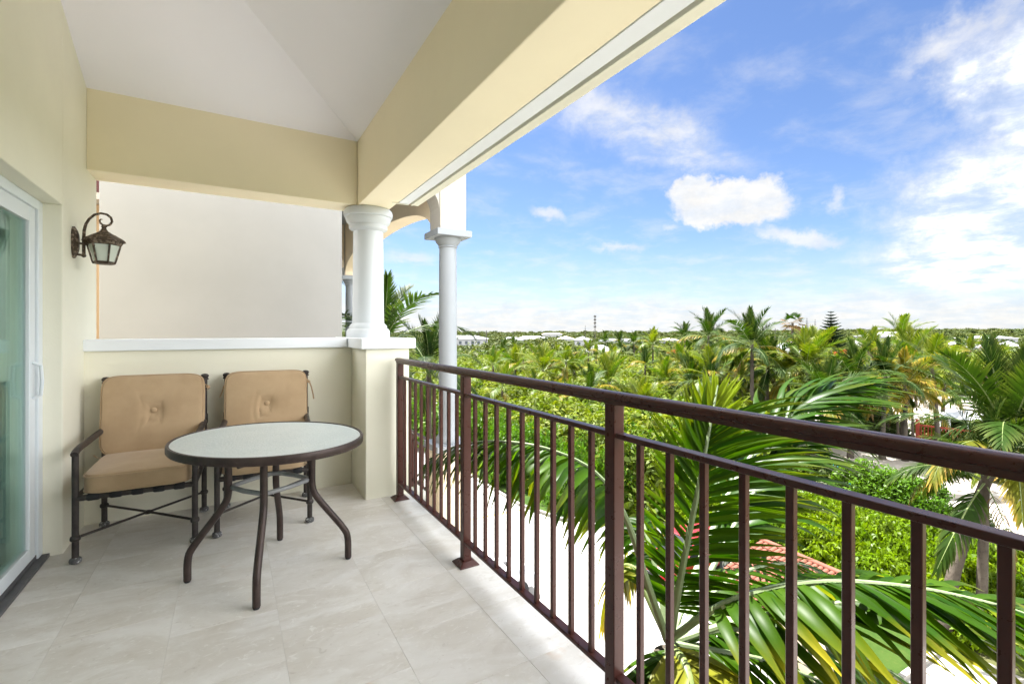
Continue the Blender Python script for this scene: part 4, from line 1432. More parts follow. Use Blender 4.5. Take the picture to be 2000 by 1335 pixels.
# tall spear frond, its broad side to the balcony
SN = Vector((-0.75, -0.62, 0.2))
near_frond([Pt(1306, 1256, 3.25), Pt(1330, 1120, 3.22), Pt(1362, 960, 3.2), Pt(1385, 840, 3.25), Pt(1402, 752, 3.35)], 0.036, 60, 0.78, 0.042, 'near_leaf', 0.48, WR * 0.50, fwd=(62, 26), start=0.12, end=0.76, single=True, vup=0.2, tipv=0.10, normal=SN, Lside=(1.0, 0.66), minp=0.72)
near_frond([Pt(1376, 880, 3.26), Pt(1390, 820, 3.3), Pt(1400, 775, 3.36)], 0.010, 20, 0.36, 0.052, 'near_bright', 0.05, WR * 0.10, fwd=(46, 5), start=0.02, minp=0.9, vup=0.15, tipv=0.0, normal=SN, name='young_frond')
# long frond arching to the left
near_frond([Pt(1303, 1250, 3.25), Pt(1262, 1130, 3.2), Pt(1222, 1010, 3.2), Pt(1165, 925, 3.25), Pt(1080, 880, 3.3), Pt(985, 862, 3.42), Pt(900, 868, 3.55), Pt(838, 896, 3.64)], 0.030, 46, 0.60, 0.068, 'near_leaf', 1.7, WR * -0.12, fwd=(62, 24), start=0.30, single=True, vup=-0.1, tipv=0.15, minp=0.85)
# right arching frond with wide glossy leaflets
near_frond([Pt(1312, 1246, 3.25), Pt(1400, 1185, 3.05), Pt(1500, 1150, 2.9), Pt(1610, 1135, 2.75), Pt(1730, 1140, 2.65), Pt(1860, 1160, 2.55), Pt(2020, 1205, 2.45), Pt(2150, 1290, 2.4)], 0.032, 44, 0.74, 0.088, 'near_leaf', 1.5, WR * 0.75, fwd=(66, 30), start=0.14, single=True, vup=0.05, tipv=0.45, minp=0.8)
near_frond([Pt(1316, 1252, 3.3), Pt(1430, 1215, 3.2), Pt(1560, 1190, 3.1), Pt(1700, 1170, 3.05), Pt(1850, 1165, 3.0), Pt(2000, 1190, 2.95), Pt(2150, 1240, 2.9)], 0.030, 44, 0.80, 0.085, 'near_leaf', 1.2, WR * 0.9, fwd=(60, 26), start=0.2, vup=0.1, tipv=0.35, minp=0.8)
# frond falling towards the building, yellow-green
near_frond([Pt(1310, 1262, 3.2), Pt(1335, 1290, 3.0), Pt(1352, 1345, 2.85), Pt(1358, 1440, 2.75), Pt(1355, 1560, 2.7)], 0.034, 34, 0.78, 0.080, 'near_yel', 0.9, WR * 0.10, fwd=(52, 28), start=0.04, vup=-0.05, tipv=0.5, minp=0.8)
near_frond([Pt(1308, 1260, 3.22), Pt(1300, 1300, 3.05), Pt(1270, 1370, 2.95), Pt(1230, 1460, 2.9)], 0.030, 28, 0.66, 0.070, 'near_leaf', 1.0, WR * 0.10, fwd=(55, 28), start=0.08, vup=0.0, tipv=0.3, minp=0.8)
# lower right fronds behind
near_frond([Pt(1312, 1252, 3.28), Pt(1390, 1232, 3.35), Pt(1480, 1228, 3.45), Pt(1600, 1250, 3.55), Pt(1720, 1300, 3.6), Pt(1830, 1370, 3.6)], 0.028, 44, 0.80, 0.068, 'near_leaf', 1.7, WR * 0.45, fwd=(60, 28), start=0.14, vup=0.0, tipv=0.25, minp=0.8)
near_frond([Pt(1312, 1254, 3.28), Pt(1400, 1270, 3.2), Pt(1500, 1290, 3.2), Pt(1620, 1340, 3.2), Pt(1720, 1420, 3.2)], 0.028, 40, 0.75, 0.068, 'near_leaf', 1.4, WR * 0.5, fwd=(60, 28), start=0.1, vup=0.0, tipv=0.25, minp=0.8)
near_frond([Pt(1314, 1246, 3.3), Pt(1390, 1160, 3.5), Pt(1470, 1110, 3.7), Pt(1560, 1100, 3.85), Pt(1640, 1130, 3.95)], 0.026, 36, 0.66, 0.058, 'near_leaf', 1.5, WR * 0.45, fwd=(60, 28), start=0.2, vup=0.1, tipv=0.2)
# yellowing frond left of the crown and its petioles
near_frond([Pt(1302, 1245, 3.27), Pt(1262, 1160, 3.4), Pt(1240, 1110, 3.5), Pt(1215, 1105, 3.6), Pt(1195, 1140, 3.65), Pt(1190, 1190, 3.68)], 0.026, 30, 0.50, 0.055, 'near_yel', 2.0, WR * 0.05, fwd=(60, 30), start=0.35, vup=-0.2, tipv=0.8)
near_frond([Pt(1305, 1242, 3.3), Pt(1285, 1130, 3.5), Pt(1262, 1040, 3.7), Pt(1248, 1010, 3.85), Pt(1238, 1040, 4.0)], 0.026, 30, 0.55, 0.055, 'near_leaf', 1.8, WR * 0.1, fwd=(60, 30), start=0.3, vup=-0.1, tipv=0.3)
# windblown fronds going up and to the right behind the rail
near_frond([Pt(1312, 1240, 3.35), Pt(1370, 1090, 3.8), Pt(1425, 960, 4.2), Pt(1490, 860, 4.5), Pt(1560, 800, 4.7), Pt(1630, 765, 4.8), Pt(1690, 755, 4.9)], 0.034, 60, 0.88, 0.088, 'near_dark', 0.45, WR * 1.1, fwd=(58, 24), start=0.30, vup=0.15, tipv=0.10, minp=0.6, jdeg=20, jit=0.35)
near_frond([Pt(1314, 1244, 3.35), Pt(1390, 1110, 3.7), Pt(1460, 980, 4.1), Pt(1530, 890, 4.4), Pt(1600, 850, 4.7), Pt(1660, 850, 4.8)], 0.028, 52, 0.84, 0.085, 'near_dark', 0.9, WR * 0.9, fwd=(55, 24), start=0.25, vup=0.15, tipv=0.10, jdeg=18, jit=0.3)

# ================================================================== HEDGES AND SHRUBS
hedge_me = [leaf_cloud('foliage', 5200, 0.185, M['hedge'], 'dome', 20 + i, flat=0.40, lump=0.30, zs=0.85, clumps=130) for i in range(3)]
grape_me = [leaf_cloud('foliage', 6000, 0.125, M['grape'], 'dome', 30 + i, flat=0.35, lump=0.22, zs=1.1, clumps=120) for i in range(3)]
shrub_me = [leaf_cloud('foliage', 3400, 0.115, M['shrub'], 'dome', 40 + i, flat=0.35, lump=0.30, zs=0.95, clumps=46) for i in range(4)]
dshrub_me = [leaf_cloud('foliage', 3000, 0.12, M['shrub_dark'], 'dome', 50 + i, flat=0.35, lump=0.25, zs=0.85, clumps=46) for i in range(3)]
far_me = [leaf_cloud('foliage', 420, 0.30, M['scrub_far'], 'dome', 60 + i, flat=0.4, lump=0.28, zs=0.7, clumps=22) for i in range(4)]
flame_me = leaf_cloud('foliage', 900, 0.16, M['flame'], 'dome', 66, flat=0.5, lump=0.3, zs=0.6, clumps=26)


def inside(poly, x, y):
    c = False
    n = len(poly)
    for i in range(n):
        x1, y1 = poly[i]; x2, y2 = poly[(i + 1) % n]
        if (y1 > y) != (y2 > y) and x < (x2 - x1) * (y - y1) / (y2 - y1) + x1: c = not c
    return c


def fill_hedge(parent, poly, step, rad, hgt, meshes, r):
    xs = [p[0] for p in poly]; ys = [p[1] for p in poly]
    x = min(xs)
    k = 0
    while x < max(xs):
        y = min(ys) + (step / 2 if k % 2 else 0)
        while y < max(ys):
            px_, py_ = x + r.uniform(-.2, .2) * step, y + r.uniform(-.2, .2) * step
            if inside(poly, px_, py_):
                s = rad * r.uniform(0.88, 1.15)
                hz_ = hgt(px_, py_) * r.uniform(0.9, 1.1)
                o = link_mesh('shrub', r.choice(meshes), parent, (px_, py_, 0), (r.uniform(-.12, .12), r.uniform(-.12, .12), r.uniform(0, 6.28)), (s, s, hz_))
            y += step
        x += step * 0.87
        k += 1


hr = random.Random(3)
h1 = empty('sea_grape_hedge', (0, 0, GZ), 0, 'tall bright green sea grape thicket beyond the parking lot grass verge', 'hedge')
fill_hedge(h1, [(16.2, 21.2), (19.5, 19.0), (23, 19), (33, 24), (34, 38), (24, 46), (15.6, 40), (15.8, 28)], 1.55, 1.35, lambda x, y: 2.9 if x < 20 else 3.1, grape_me, hr)
h2 = empty('clipped_hedge', (0, 0, GZ), 0, 'broad clipped yellow green hedge lower right behind the palm', 'hedge')
fill_hedge(h2, [(20.1, -8), (28.5, -8), (28.5, 10), (27.5, 15), (23.5, 19.5), (19.9, 19.0), (20.1, 10)], 1.25, 1.0, lambda x, y: 1.75 if x < 27 else 1.5, hedge_me, hr)


def pix_g(u, v, h=0.0):
    """ground point seen at pixel (u,v), h metres above ground"""
    d = F_PX * (CAM_Z - GZ - h) / (v - HOR)
    p = pix(u, v, d)
    return p, d


def shrub(u, v, sc, label, meshes=None, hs_=1.0, group=None, name='shrub', cat='shrub'):
    p, d = pix_g(u, v)
    r = random.Random(int(u * 7 + v))
    t = empty(name, (p.x, p.y, GZ), r.uniform(0, 6), label, cat, group)
    meshes = meshes or shrub_me
    link_mesh('foliage', r.choice(meshes), t, (0, 0, 0.1 * sc), (0, 0, 0), (sc, sc, sc * hs_))
    tw = MB()
    for k in range(5):
        a = k * 1.256 + r.uniform(-.3, .3)
        tw.tube([(0, 0, 0), (0.3 * sc * math.cos(a), 0.3 * sc * math.sin(a), 0.5 * sc * hs_), (0.55 * sc * math.cos(a), 0.55 * sc * math.sin(a), 0.95 * sc * hs_)], [0.04 * sc, 0.03 * sc, 0.012 * sc], 5, caps=False)
    tw.obj('stem', M['twig'], t)
    return t


# ---------------- shrubs and low trees between the palms: individuals
GREEN = 'mid green shrubs filling the grove between the palms'
gr = random.Random(21)
placed = 0
tries = 0
sand_poly = [(27.5, -4), (34, -10), (120, -14), (120, 20), (78, 40), (52, 33), (38, 24), (29.5, 17)]
hedge_poly = [(14, 16), (36, 16), (36, 48), (14, 48)]
proto_shrub = None
PEND = []
while placed < 96 and tries < 6000:
    tries += 1
    u = gr.uniform(760, 2080)
    d = 30 * math.exp(gr.uniform(0, 1) ** 0.8 * math.log(135 / 30))
    p = pix(u, HOR, d)
    if p.x < 16 or inside(hedge_poly, p.x, p.y): continue
    if inside(sand_poly, p.x, p.y) and not (gr.random() < 0.06): continue
    if p.x < 30 and p.y < 18: continue
    sc = gr.uniform(1.9, 3.2) * (1 + d / 260)
    dark = gr.random() < 0.22
    t = empty('grove_shrub', (p.x, p.y, GZ), gr.uniform(0, 6.28))
    tag(t, None, 'shrub', 'shrubs among the palms of the grove')
    PEND.append((t, u, d, 'dark green' if dark else 'light green', 'shrub'))
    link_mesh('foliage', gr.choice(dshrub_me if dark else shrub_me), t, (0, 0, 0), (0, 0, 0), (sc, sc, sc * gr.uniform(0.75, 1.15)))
    placed += 1

# ---------------- far scrub to the horizon: one mass
def scatter_obj(name, pts, scales, protos, label=None):
    me = bpy.data.meshes.new(name)
    me.from_pydata(pts, [], [])
    set_attr(me, 'sc', scales)
    o = link_mesh(name, me)
    ng = bpy.data.node_groups.new(name, 'GeometryNodeTree')
    ng.interface.new_socket('Geometry', in_out='INPUT', socket_type='NodeSocketGeometry')
    ng.interface.new_socket('Geometry', in_out='OUTPUT', socket_type='NodeSocketGeometry')
    n, l = ng.nodes, ng.links
    gi, go = n.new('NodeGroupInput'), n.new('NodeGroupOutput')
    iop = n.new('GeometryNodeInstanceOnPoints')
    jg = n.new('GeometryNodeJoinGeometry')
    for p in protos:
        oi = n.new('GeometryNodeObjectInfo')
        oi.inputs['Object'].default_value = p
        oi.inputs['As Instance'].default_value = True
        l.new(oi.outputs['Geometry'], jg.inputs[0])
    l.new(gi.outputs[0], iop.inputs['Points'])
    l.new(jg.outputs[0], iop.inputs['Instance'])
    iop.inputs['Pick Instance'].default_value = True
    ri = n.new('FunctionNodeRandomValue'); ri.data_type = 'INT'
    ri.inputs[4].default_value = 0; ri.inputs[5].default_value = len(protos) - 1
    l.new(ri.outputs[2], iop.inputs['Instance Index'])
    rv = n.new('FunctionNodeRandomValue'); rv.data_type = 'FLOAT_VECTOR'
    rv.inputs[0].default_value = (-0.1, -0.1, 0); rv.inputs[1].default_value = (0.1, 0.1, 6.28)
    l.new(rv.outputs[0], iop.inputs['Rotation'])
    na = n.new('GeometryNodeInputNamedAttribute'); na.data_type = 'FLOAT'
    na.inputs['Name'].default_value = 'sc'
    l.new(na.outputs[0], iop.inputs['Scale'])
    l.new(iop.outputs[0], go.inputs[0])
    md = o.modifiers.new('scatter', 'NODES')
    md.node_group = ng
    me.materials.append(protos[0].data.materials[0])
    o['kind'] = 'stuff'
    if label: o['label'] = label
    return o


protos = []
for i, me in enumerate(far_me):
    p, d = pix_g(1000 + 260 * i, 705)
    t = empty('scrub_tree', (p.x, p.y, GZ), 0, 'dull green low scrub tree beyond the grove ' + ('left of the radio mast', 'right of the radio mast', 'behind the metal roof', 'left of the white tent roof')[i], 'tree', 'low scrub trees beyond the grove')
    protos.append(link_mesh('crown', me, t, (0, 0, 0), (0, 0, 0), (1,) * 3))
    t.scale = (4.5,) * 3
pts, scs = [], []
fr = random.Random(5)
while len(pts) < 11000:
    u = fr.uniform(600, 2250)
    d = 105 * math.exp(fr.uniform(0, 1) * math.log(900 / 105))
    p = pix(u, HOR, d)
    if inside(sand_poly, p.x, p.y) or p.x < 18: continue
    s_ = fr.uniform(3.2, 6.0) * (1 + d / 1500) * (0.8 if fr.random() < 0.6 else 1.15)
    hz_ = min(1.0, max(0.0, (math.hypot(p.x, p.y) - 520) / 280)) * (3.5 * math.exp(-((math.degrees(math.atan2(p.x, p.y)) - 70) / 16) ** 2) + 3.5)
    pts.append((p.x, p.y, GZ - 0.4 + hz_)); scs.append(s_)
scatter_obj('far_scrub', pts, scs, protos, 'dull green scrub running to the horizon')
# low undergrowth under the grove
pts, scs = [], []
while len(pts) < 5600:
    u = fr.uniform(760, 2120)
    d = 26 * math.exp(fr.uniform(0, 1) * math.log(125 / 26))
    p = pix(u, HOR, d)
    if p.x < 20 or inside(sand_poly, p.x, p.y) or (p.x < 31 and p.y < 20): continue
    pts.append((p.x, p.y, GZ - 0.1)); scs.append(fr.uniform(1.5, 3.9) * (1 + d / 400))
und = [o for o in bpy.data.objects if o.name.startswith('foliage') and o.data in shrub_me][:3]
scatter_obj('undergrowth', pts, scs, und, 'low leafy undergrowth between the palm trunks')


# ================================================================== PALMS by place
def pp(u, v, spread, style, label, **k):
    size = k.pop('size', 1.0)
    size *= 1.22
    d = F_PX * 4.9 * size / spread
    c = pix(u, v, d)
    if c.z < GZ + 1.2: c.z = GZ + 1.2
    return palm(c, size, style, label, **k)


PALMS = [
    (1005, 716, 92, 'g', 'yellow green coconut palm nearest the white column, centre left of the grove', dict(yel=.5)),
    (1060, 722, 104, 'g', 'bright coconut palm with upright spear leaves right of the white column', dict(yel=.3)),
    (1121, 726, 92, 'g', 'feathery light green coconut palm above the middle of the near handrail', dict(yel=.3)),
    (1190, 748, 118, 'g', 'upright vivid green coconut palm above the third railing post', dict(yel=.2)),
    (993, 770, 90, 'y', 'yellow coconut palm seen between handrail and middle rail', dict(yel=.8)),
    (1045, 776, 96, 'g', 'small green coconut palm just under the near handrail', dict(yel=.5)),
    (1086, 795, 110, 'y', 'golden drooping coconut palm above the sea grape thicket', dict(yel=.8)),
    (1150, 800, 110, 'g', 'loose coconut palm left of the third railing post', dict(yel=.4)),
    (1182, 668, 44, 'd', 'small dark coconut palm left of the two near the radio tower', {}),
    (1210, 668, 46, 'd', 'small dark coconut palm right of the two near the radio tower', {}),
    (1238, 670, 50, 'd', 'small dark coconut palm third from the radio tower', {}),
    (1275, 672, 66, 'g', 'mid green coconut palm in the far row before the orange flowers', {}),
    (1338, 655, 58, 'd', 'short dark coconut palm breaking the horizon, leftmost', dict(dead=0)),
    (1384, 655, 104, 'd', 'dark coconut palm breaking the horizon with split spear', dict(yel=.1)),
    (1469, 672, 140, 'd', 'tallest dark coconut palm breaking the horizon left of the metal roof', dict(yel=.3)),
    (1590, 700, 130, 'g', 'windblown coconut palm in front of the metal roof', dict(yel=.5)),
    (1762, 660, 100, 'g', 'coconut palm breaking the horizon at the right', dict(yel=.1)),
    (1702, 690, 104, 'g', 'light green coconut palm left of the rightmost horizon palm', dict(yel=.2)),
    (1780, 702, 130, 'g', 'pale feathery coconut palm below the rightmost horizon palm', dict(yel=.4)),
    (1541, 738, 130, 'g', 'upright yellow green coconut palm in the middle of the grove', dict(yel=.5)),
    (1463, 744, 118, 'g', 'dark centred coconut palm behind the bright young leaves', dict(yel=.3)),
    (1420, 716, 110, 'g', 'drooping coconut palm with browned lower fronds below the horizon palms', dict(yel=.5, dead=2)),
    (1330, 710, 92, 'g', 'light coconut palm under the orange flowering tree', dict(yel=.4)),
    (1300, 745, 100, 'g', 'soft green coconut palm behind the near handrail left of the young leaves', dict(yel=.3)),
    (1256, 800, 130, 'g', 'coconut palm with trailing yellow fronds right of the third railing post', dict(yel=.6, dead=2)),
    (1640, 742, 120, 'g', 'green coconut palm behind the windblown near frond', dict(yel=.4)),
    (1768, 752, 150, 'y', 'golden coconut palm with bare trunk on the sand', dict(yel=.6, dead=2, lean=(0.3, 0.1))),
    (1700, 775, 120, 'g', 'yellow green coconut palm over the sand, left of the golden one', dict(yel=.5)),
    (1845, 745, 110, 'g', 'green coconut palm between the golden one and the big right hand palm', dict(yel=.3)),
    (1883, 674, 42, 'd', 'tiny far coconut palm at right, first of three before the white roofs', {}),
    (1896, 684, 62, 'g', 'far coconut palm before the white roofs at right', {}),
    (1845, 676, 44, 'd', 'tiny far coconut palm left of the white roofs at right', {}),
    (1940, 668, 40, 'd', 'tiny far coconut palm near the right edge of the photo', {}),
    (1960, 690, 46, 'g', 'far coconut palm at the right edge behind the big palm', {}),
    (1505, 690, 70, 'g', 'coconut palm against the left edge of the metal roof', {}),
    (1360, 770, 120, 'g', 'coconut palm with yellow hanging fronds left of the bright young leaves', dict(yel=.7, dead=2)),
    (1003, 668, 26, 'd', 'single tiny palm on the scrub right of the white house', dict(dead=0)),
]
for u, v, w, st, lb, k in PALMS:
    pp(u, v, w, st, lb, **k)
# smaller unnamed palms filling the grove
gp_ = random.Random(77)
cnt = 0
while cnt < 74:
    u = gp_.uniform(960, 1960)
    d = 40 * math.exp(gp_.uniform(0, 1) * math.log(125 / 40))
    h = gp_.uniform(4.0, 6.6)
    c = pix(u, HOR, d)
    c.z = GZ + h
    if inside(sand_poly, c.x, c.y) and d < 60: continue
    st_ = gp_.choice(['g', 'g', 'd'])
    PEND.append((palm(c, gp_.uniform(0.8, 1.05), st_, None, 'background palms of the grove', n=12, yel=.35, dead=1), u, d, 'dark' if st_ == 'd' else 'pale', 'palm'))
    cnt += 1

for i, (u, v, w, st, lb) in enumerate(((1668, 740, 150, 'd', 'bushy dark coconut palm just right of the windblown one'), (1575, 712, 140, 'g', 'leafy coconut palm in front of the metal roof wall'), (1500, 712, 130, 'd', 'dark bushy coconut palm below the metal roof'), (1820, 720, 140, 'g', 'green coconut palm behind the golden palm at right'), (1730, 735, 150, 'd', 'dark coconut palm left of the golden palm'), (1390, 735, 130, 'g', 'broad coconut palm above the bright young leaves'), (1350, 745, 120, 'd', 'dark coconut palm left of the bright young leaves'), (1610, 770, 160, 'd', 'dark coconut palm hidden behind the windblown near frond'))):
    pp(u, v, w, st, lb, yel=0.3)
# big palm at the right edge with leaning trunk
rp_c = Pt(1968, 850, 15.5)
lean = rp_c - pix_g(1872, 1040)[0]
bigp = palm(rp_c, 1.3, 'd', 'big dark coconut palm with leaning trunk at the right edge', lean=(WR.x * 2.1, WR.y * 2.1), n=24, yel=.12, dead=0, seed=4)
palm(Pt(1925, 925, 15.0), 1.0, 'd', 'drooping coconut palm low at the right edge under the handrail', n=14, yel=.25, dead=1, seed=9)
palm(Pt(2050, 810, 19.0), 1.1, 'd', 'tall dark coconut palm cut by the right edge of the photo', n=22, yel=.15, dead=1, seed=12)
thk = random.Random(44)
for u, v in ((1930, 930), (1975, 940), (1890, 905), (1955, 905), (2000, 915), (1880, 870), (1935, 870), (1985, 875), (2030, 900), (1840, 862), (1700, 842), (1665, 835)):
    p, d = pix_g(u, v)
    t = empty('thicket_shrub', (p.x, p.y, GZ), thk.uniform(0, 6), None, 'shrub', 'shrubs under the right hand palms')
    PEND.append((t, u, d, 'thick dark', 'bush'))
    sc = thk.uniform(1.6, 2.4)
    link_mesh('foliage', thk.choice(dshrub_me + shrub_me[:1]), t, (0, 0, 0), (0, 0, 0), (sc, sc, sc * 1.2))
# palm by the neighbouring porch
palm(Pt(742, 672, 15.0), 0.95, 'd', 'dark palm beside the neighbouring porch behind the columns', lean=(0.2, 0.5), n=16, yel=.05, dead=0, seed=3)
palm(Pt(838, 715, 19.0), 0.9, 'd', 'second palm behind the slim white column', lean=(0.2, 0.5), n=16, yel=.0, dead=0, seed=8)
for i, (u, v) in enumerate(((835, 740), (870, 800), (880, 770), (812, 790), (790, 760), (905, 790))):
    shrub(u, v + 75, 2.6, ['dark tree crown behind the slim white column', 'green crown right of the slim white column base', 'leafy crown between slim column and thicket', 'dark crown above the blue car', 'dark crown left of the blue car', 'dark leafy crown left end of the thicket'][i], [grape_me[i % 3]] if i % 2 else [dshrub_me[i % 3]], 1.2, name='leafy_tree', cat='tree')

# flowering trees
for (u, v, d, s_, lb) in ((1317, 686, 85, 1.3, 'flame tree with orange red flowers among the far palms'), (1652, 690, 66, 1.7, 'flame tree with rusty orange flowers right of the metal roof'), (1784, 669, 80, 0.8, 'flame tree with a few red flowers behind the right horizon palm')):
    p = Pt(u, v, d)
    t = empty('flame_tree', (p.x, p.y, GZ), 0, lb, 'tree')
    h = p.z - GZ
    MB().tube([(0, 0, 0), (0.1, 0.1, h * 0.5), (0, 0, h)], [0.2, 0.16, 0.1], 8).obj('trunk', M['bark'], t)
    link_mesh('crown', dshrub_me[0], t, (0, 0, h - 1.2), (0, 0, 0), (s_ * 1.25, s_ * 1.25, s_ * 0.9))
    o = link_mesh('flowers', flame_me, t, (0, 0, h - 0.4), (0, 0, 0), (s_, s_, s_ * 0.8))
    o['kind'] = 'stuff'


# norfolk pine, conifers, fan palm
def conifer(u, vtop, vbase, d, label, tiers=14, wid=0.2, name='norfolk_pine', droopy=-0.12, cat='conifer'):
    top = Pt(u, vtop, d)
    h = top.z - GZ
    vis = (vbase - vtop) / F_PX * d
    t = empty(name, (top.x, top.y, GZ), 0, label, cat)
    MB().tube([(0, 0, 0), (0, 0, h * 0.5), (0, 0, h)], [0.22, 0.14, 0.02], 8).obj('trunk', M['twig'], t)
    r = np.random.default_rng(int(u))
    V, Fq, sh = [], [], []
    for i in range(tiers):
        q_ = (i + 0.6) / tiers
        z0 = h - vis * 1.25 * q_
        rad = vis * wid * (0.15 + 0.95 * q_ ** 0.75)
        nb_ = 7
        for k in range(nb_):
            a = 2 * math.pi * (k + r.uniform(-.2, .2)) / nb_ + i * 0.4
            for j in range(16):
                s = (j + 0.5) / 16
                rr = rad * s
                zz = z0 + rad * 0.35 * s * s + droopy * rad * s
                cx2, cy2 = rr * math.cos(a), rr * math.sin(a)
                w_ = rad * 0.28 * (1.15 - s)
                n1 = np.array([-math.sin(a), math.cos(a), 0]) * w_
                e1 = np.array([math.cos(a), math.sin(a), 0.25]) * rad * 0.05
                for up_ in (0, 1):
                    b0 = len(V)
                    nn = n1 if up_ == 0 else np.array([0, 0, w_ * 0.7])
                    c_ = np.array([cx2, cy2, zz])
                    V += [c_ - nn - e1, c_ + nn * 0.2 - e1, c_ + nn + e1, c_ - nn * 0.2 + e1]
                    Fq.append((b0, b0 + 1, b0 + 2, b0 + 3)); sh += [r.uniform(0, 1)] * 4
    link_mesh('needles', np_mesh('needles', V, Fq, [M['conifer']], sh), t)
    return t


conifer(1623, 606, 664, 75, 'tiered norfolk pine standing above the horizon', 12, 0.46)
conifer(1576, 620, 655, 95, 'left of two thin blue green conifers near the norfolk pine', 12, 0.2, 'slim_conifer', -0.3)
conifer(1592, 623, 655, 98, 'right of two thin blue green conifers near the norfolk pine', 12, 0.16, 'slim_conifer', -0.3)
conifer(1143, 635, 692, 90, 'gaunt thin dark pine rising left of the radio tower', 16, 0.10, 'thin_pine', 0.1)

fan = []
r_ = np.random.default_rng(5)
V, Fq, sh = [], [], []
for k in range(16):
    a = k * 2.399
    pit = R(70 - k * 8)
    c = np.array([math.cos(a) * math.cos(pit), math.sin(a) * math.cos(pit), math.sin(pit)]) * 0.8
    ax1 = c / np.linalg.norm(c)
    sd_ = np.array([-math.sin(a), math.cos(a), 0])
    for j in range(15):
        b_ = R(-110 + 220 * j / 14)
        dd = ax1 * math.cos(b_) + sd_ * math.sin(b_)
        w_ = np.cross(dd, np.cross(ax1, sd_)) * 0.05
        tip = c + dd * 0.75 - np.array([0, 0, 0.22])
        b0 = len(V)
        V += [c, c + dd * 0.35 + w_, tip, c + dd * 0.35 - w_]
        Fq.append((b0, b0 + 1, b0 + 2, b0 + 3)); sh += [r_.uniform(0, 1)] * 4
fan_me_g = np_mesh('fan_leaves', V[:len(V) // 3 // 4 * 4], Fq[:len(V) // 3 // 4], [M['palm_dark']], sh[:len(V) // 3 // 4 * 4])
nq = len(V) // 3 // 4
fan_me_b = np_mesh('fan_leaves', V[nq * 4:], [tuple(i - nq * 4 for i in f) for f in Fq[nq:]], [M['palm_dead']], sh[nq * 4:])
for (u, v, d, s_, lb) in ((1548, 630, 70, 1.35, 'fan palm with browned leaves standing above the metal roof'), (1697, 664, 70, 1.0, 'stunted brown fan palm right of the flame tree'), (1929, 668, 120, 1.6, 'far fan palm at the right beyond the white tents')):
    p = Pt(u, v, d)
    t = empty('fan_palm', (p.x, p.y, GZ), 0, lb, 'palm tree')
    h = p.z - GZ
    MB().tube([(0, 0, 0), (0, 0, h)], [0.2, 0.16], 8).obj('trunk', M['bark'], t)
    link_mesh('green_fronds', fan_me_g, t, (0, 0, h), (0, 0, 0), (s_,) * 3)
    link_mesh('brown_fronds', fan_me_b, t, (0, 0, h), (0, 0, 0), (s_,) * 3)
    link_mesh('hanging_fronds', fan_me_b, t, (0, 0, h - 2.2), (0, 0, 1), (s_ * 0.6, s_ * 0.6, s_ * 1.2))


# ================================================================== FAR BUILDINGS
def house(u, v_eave, d, w, dep, wall_h, roof_h, label, roof='metalroof', rz=None, nwin=6, name='far_house', v_is='eave', gable=False):
    p = Pt(u, v_eave, d)
    h = p.z - GZ
    t = empty(name, (p.x, p.y, GZ), -YAW - math.atan((u - 1000) / F_PX) * 0.6 if rz is None else rz, label, 'house')
    MB().box(-w / 2, w / 2, -dep / 2, dep / 2, 0, h).obj('wall', M['farwall'], t)
    o_ = 0.5
    a = [(-w / 2 - o_, -dep / 2 - o_, h + .01), (w / 2 + o_, -dep / 2 - o_, h + .01), (w / 2 + o_, dep / 2 + o_, h + .01), (-w / 2 - o_, dep / 2 + o_, h + .01)]
    ins = dep / 2 * (0.0 if gable else 1.0)
    rdg = [(-w / 2 - (o_ if gable else 0) + ins, 0, h + roof_h), (w / 2 + (o_ if gable else 0) - ins, 0, h + roof_h)]
    MB().add(a + rdg, [(0, 1, 5, 4), (2, 3, 4, 5), (1, 2, 5), (3, 0, 4), (3, 2, 1, 0)]).obj('roof', M[roof], t)
    if nwin:
        wm = MB().box(-0.5, 0.5, -0.04, 0.04, 0, 1.2).mesh('window', M['farwindow'])
        for k in range(nwin):
            link_mesh('window', wm, t, (-w / 2 + (k + 0.5) * w / nwin, -dep / 2 - 0.03, h - 2.1))
    return t


house(906, 661, 190, 19, 10, 8, 1.3, 'large white two storey house with pale hipped roof at left horizon', nwin=8)
house(1000, 663, 300, 14, 9, 6, 1.6, 'white roofed house in the far row, left one', nwin=4)
house(1038, 662, 310, 20, 9, 6, 2.0, 'long white roofed house in the far row, middle one', nwin=5)
house(1062, 662, 330, 9, 9, 6, 1.6, 'white roofed house in the far row, right one', nwin=3)
house(1105, 661, 280, 9, 8, 5, 1.4, 'house with beige roof left of the radio tower', 'beigeroof', nwin=3)
house(1138, 663, 180, 6, 6, 5, 1.3, 'small white roofed house beside the thin pine', nwin=2)
house(1212, 665, 210, 18, 8, 5, 0.9, 'long low white roof right of the radio tower', nwin=6)
house(1170, 686, 118, 8, 6, 4, 1.6, 'white roof among the trees in front of the radio tower', nwin=0)
house(1308, 664, 230, 9, 8, 5, 1.0, 'house with beige roof just left of the horizon palms', 'beigeroof', nwin=3)
house(1078, 652, 520, 22, 9, 5, 1.2, 'pale flat house on the horizon', 'beigeroof', nwin=0)
house(1712, 657, 170, 11, 8, 5, 1.3, 'white pyramid roofed house left of the right horizon palm', nwin=2)
house(1745, 650, 330, 24, 8, 5, 0.8, 'grey roofed house on the far rise at right', 'greyroof', nwin=0)
house(1924, 660, 230, 20, 9, 6, 1.0, 'long grey roofed house at the right horizon', 'greyroof', nwin=6)
house(1908, 678, 140, 7, 6, 4, 1.0, 'white roof among far palms at right, left one', nwin=2)
house(1938, 678, 140, 9, 6, 4, 1.2, 'white roof among far palms at right, right one', nwin=2)
house(1868, 672, 150, 6, 6, 4, 1.0, 'small grey blue house among far palms at right', 'greyroof', nwin=1)
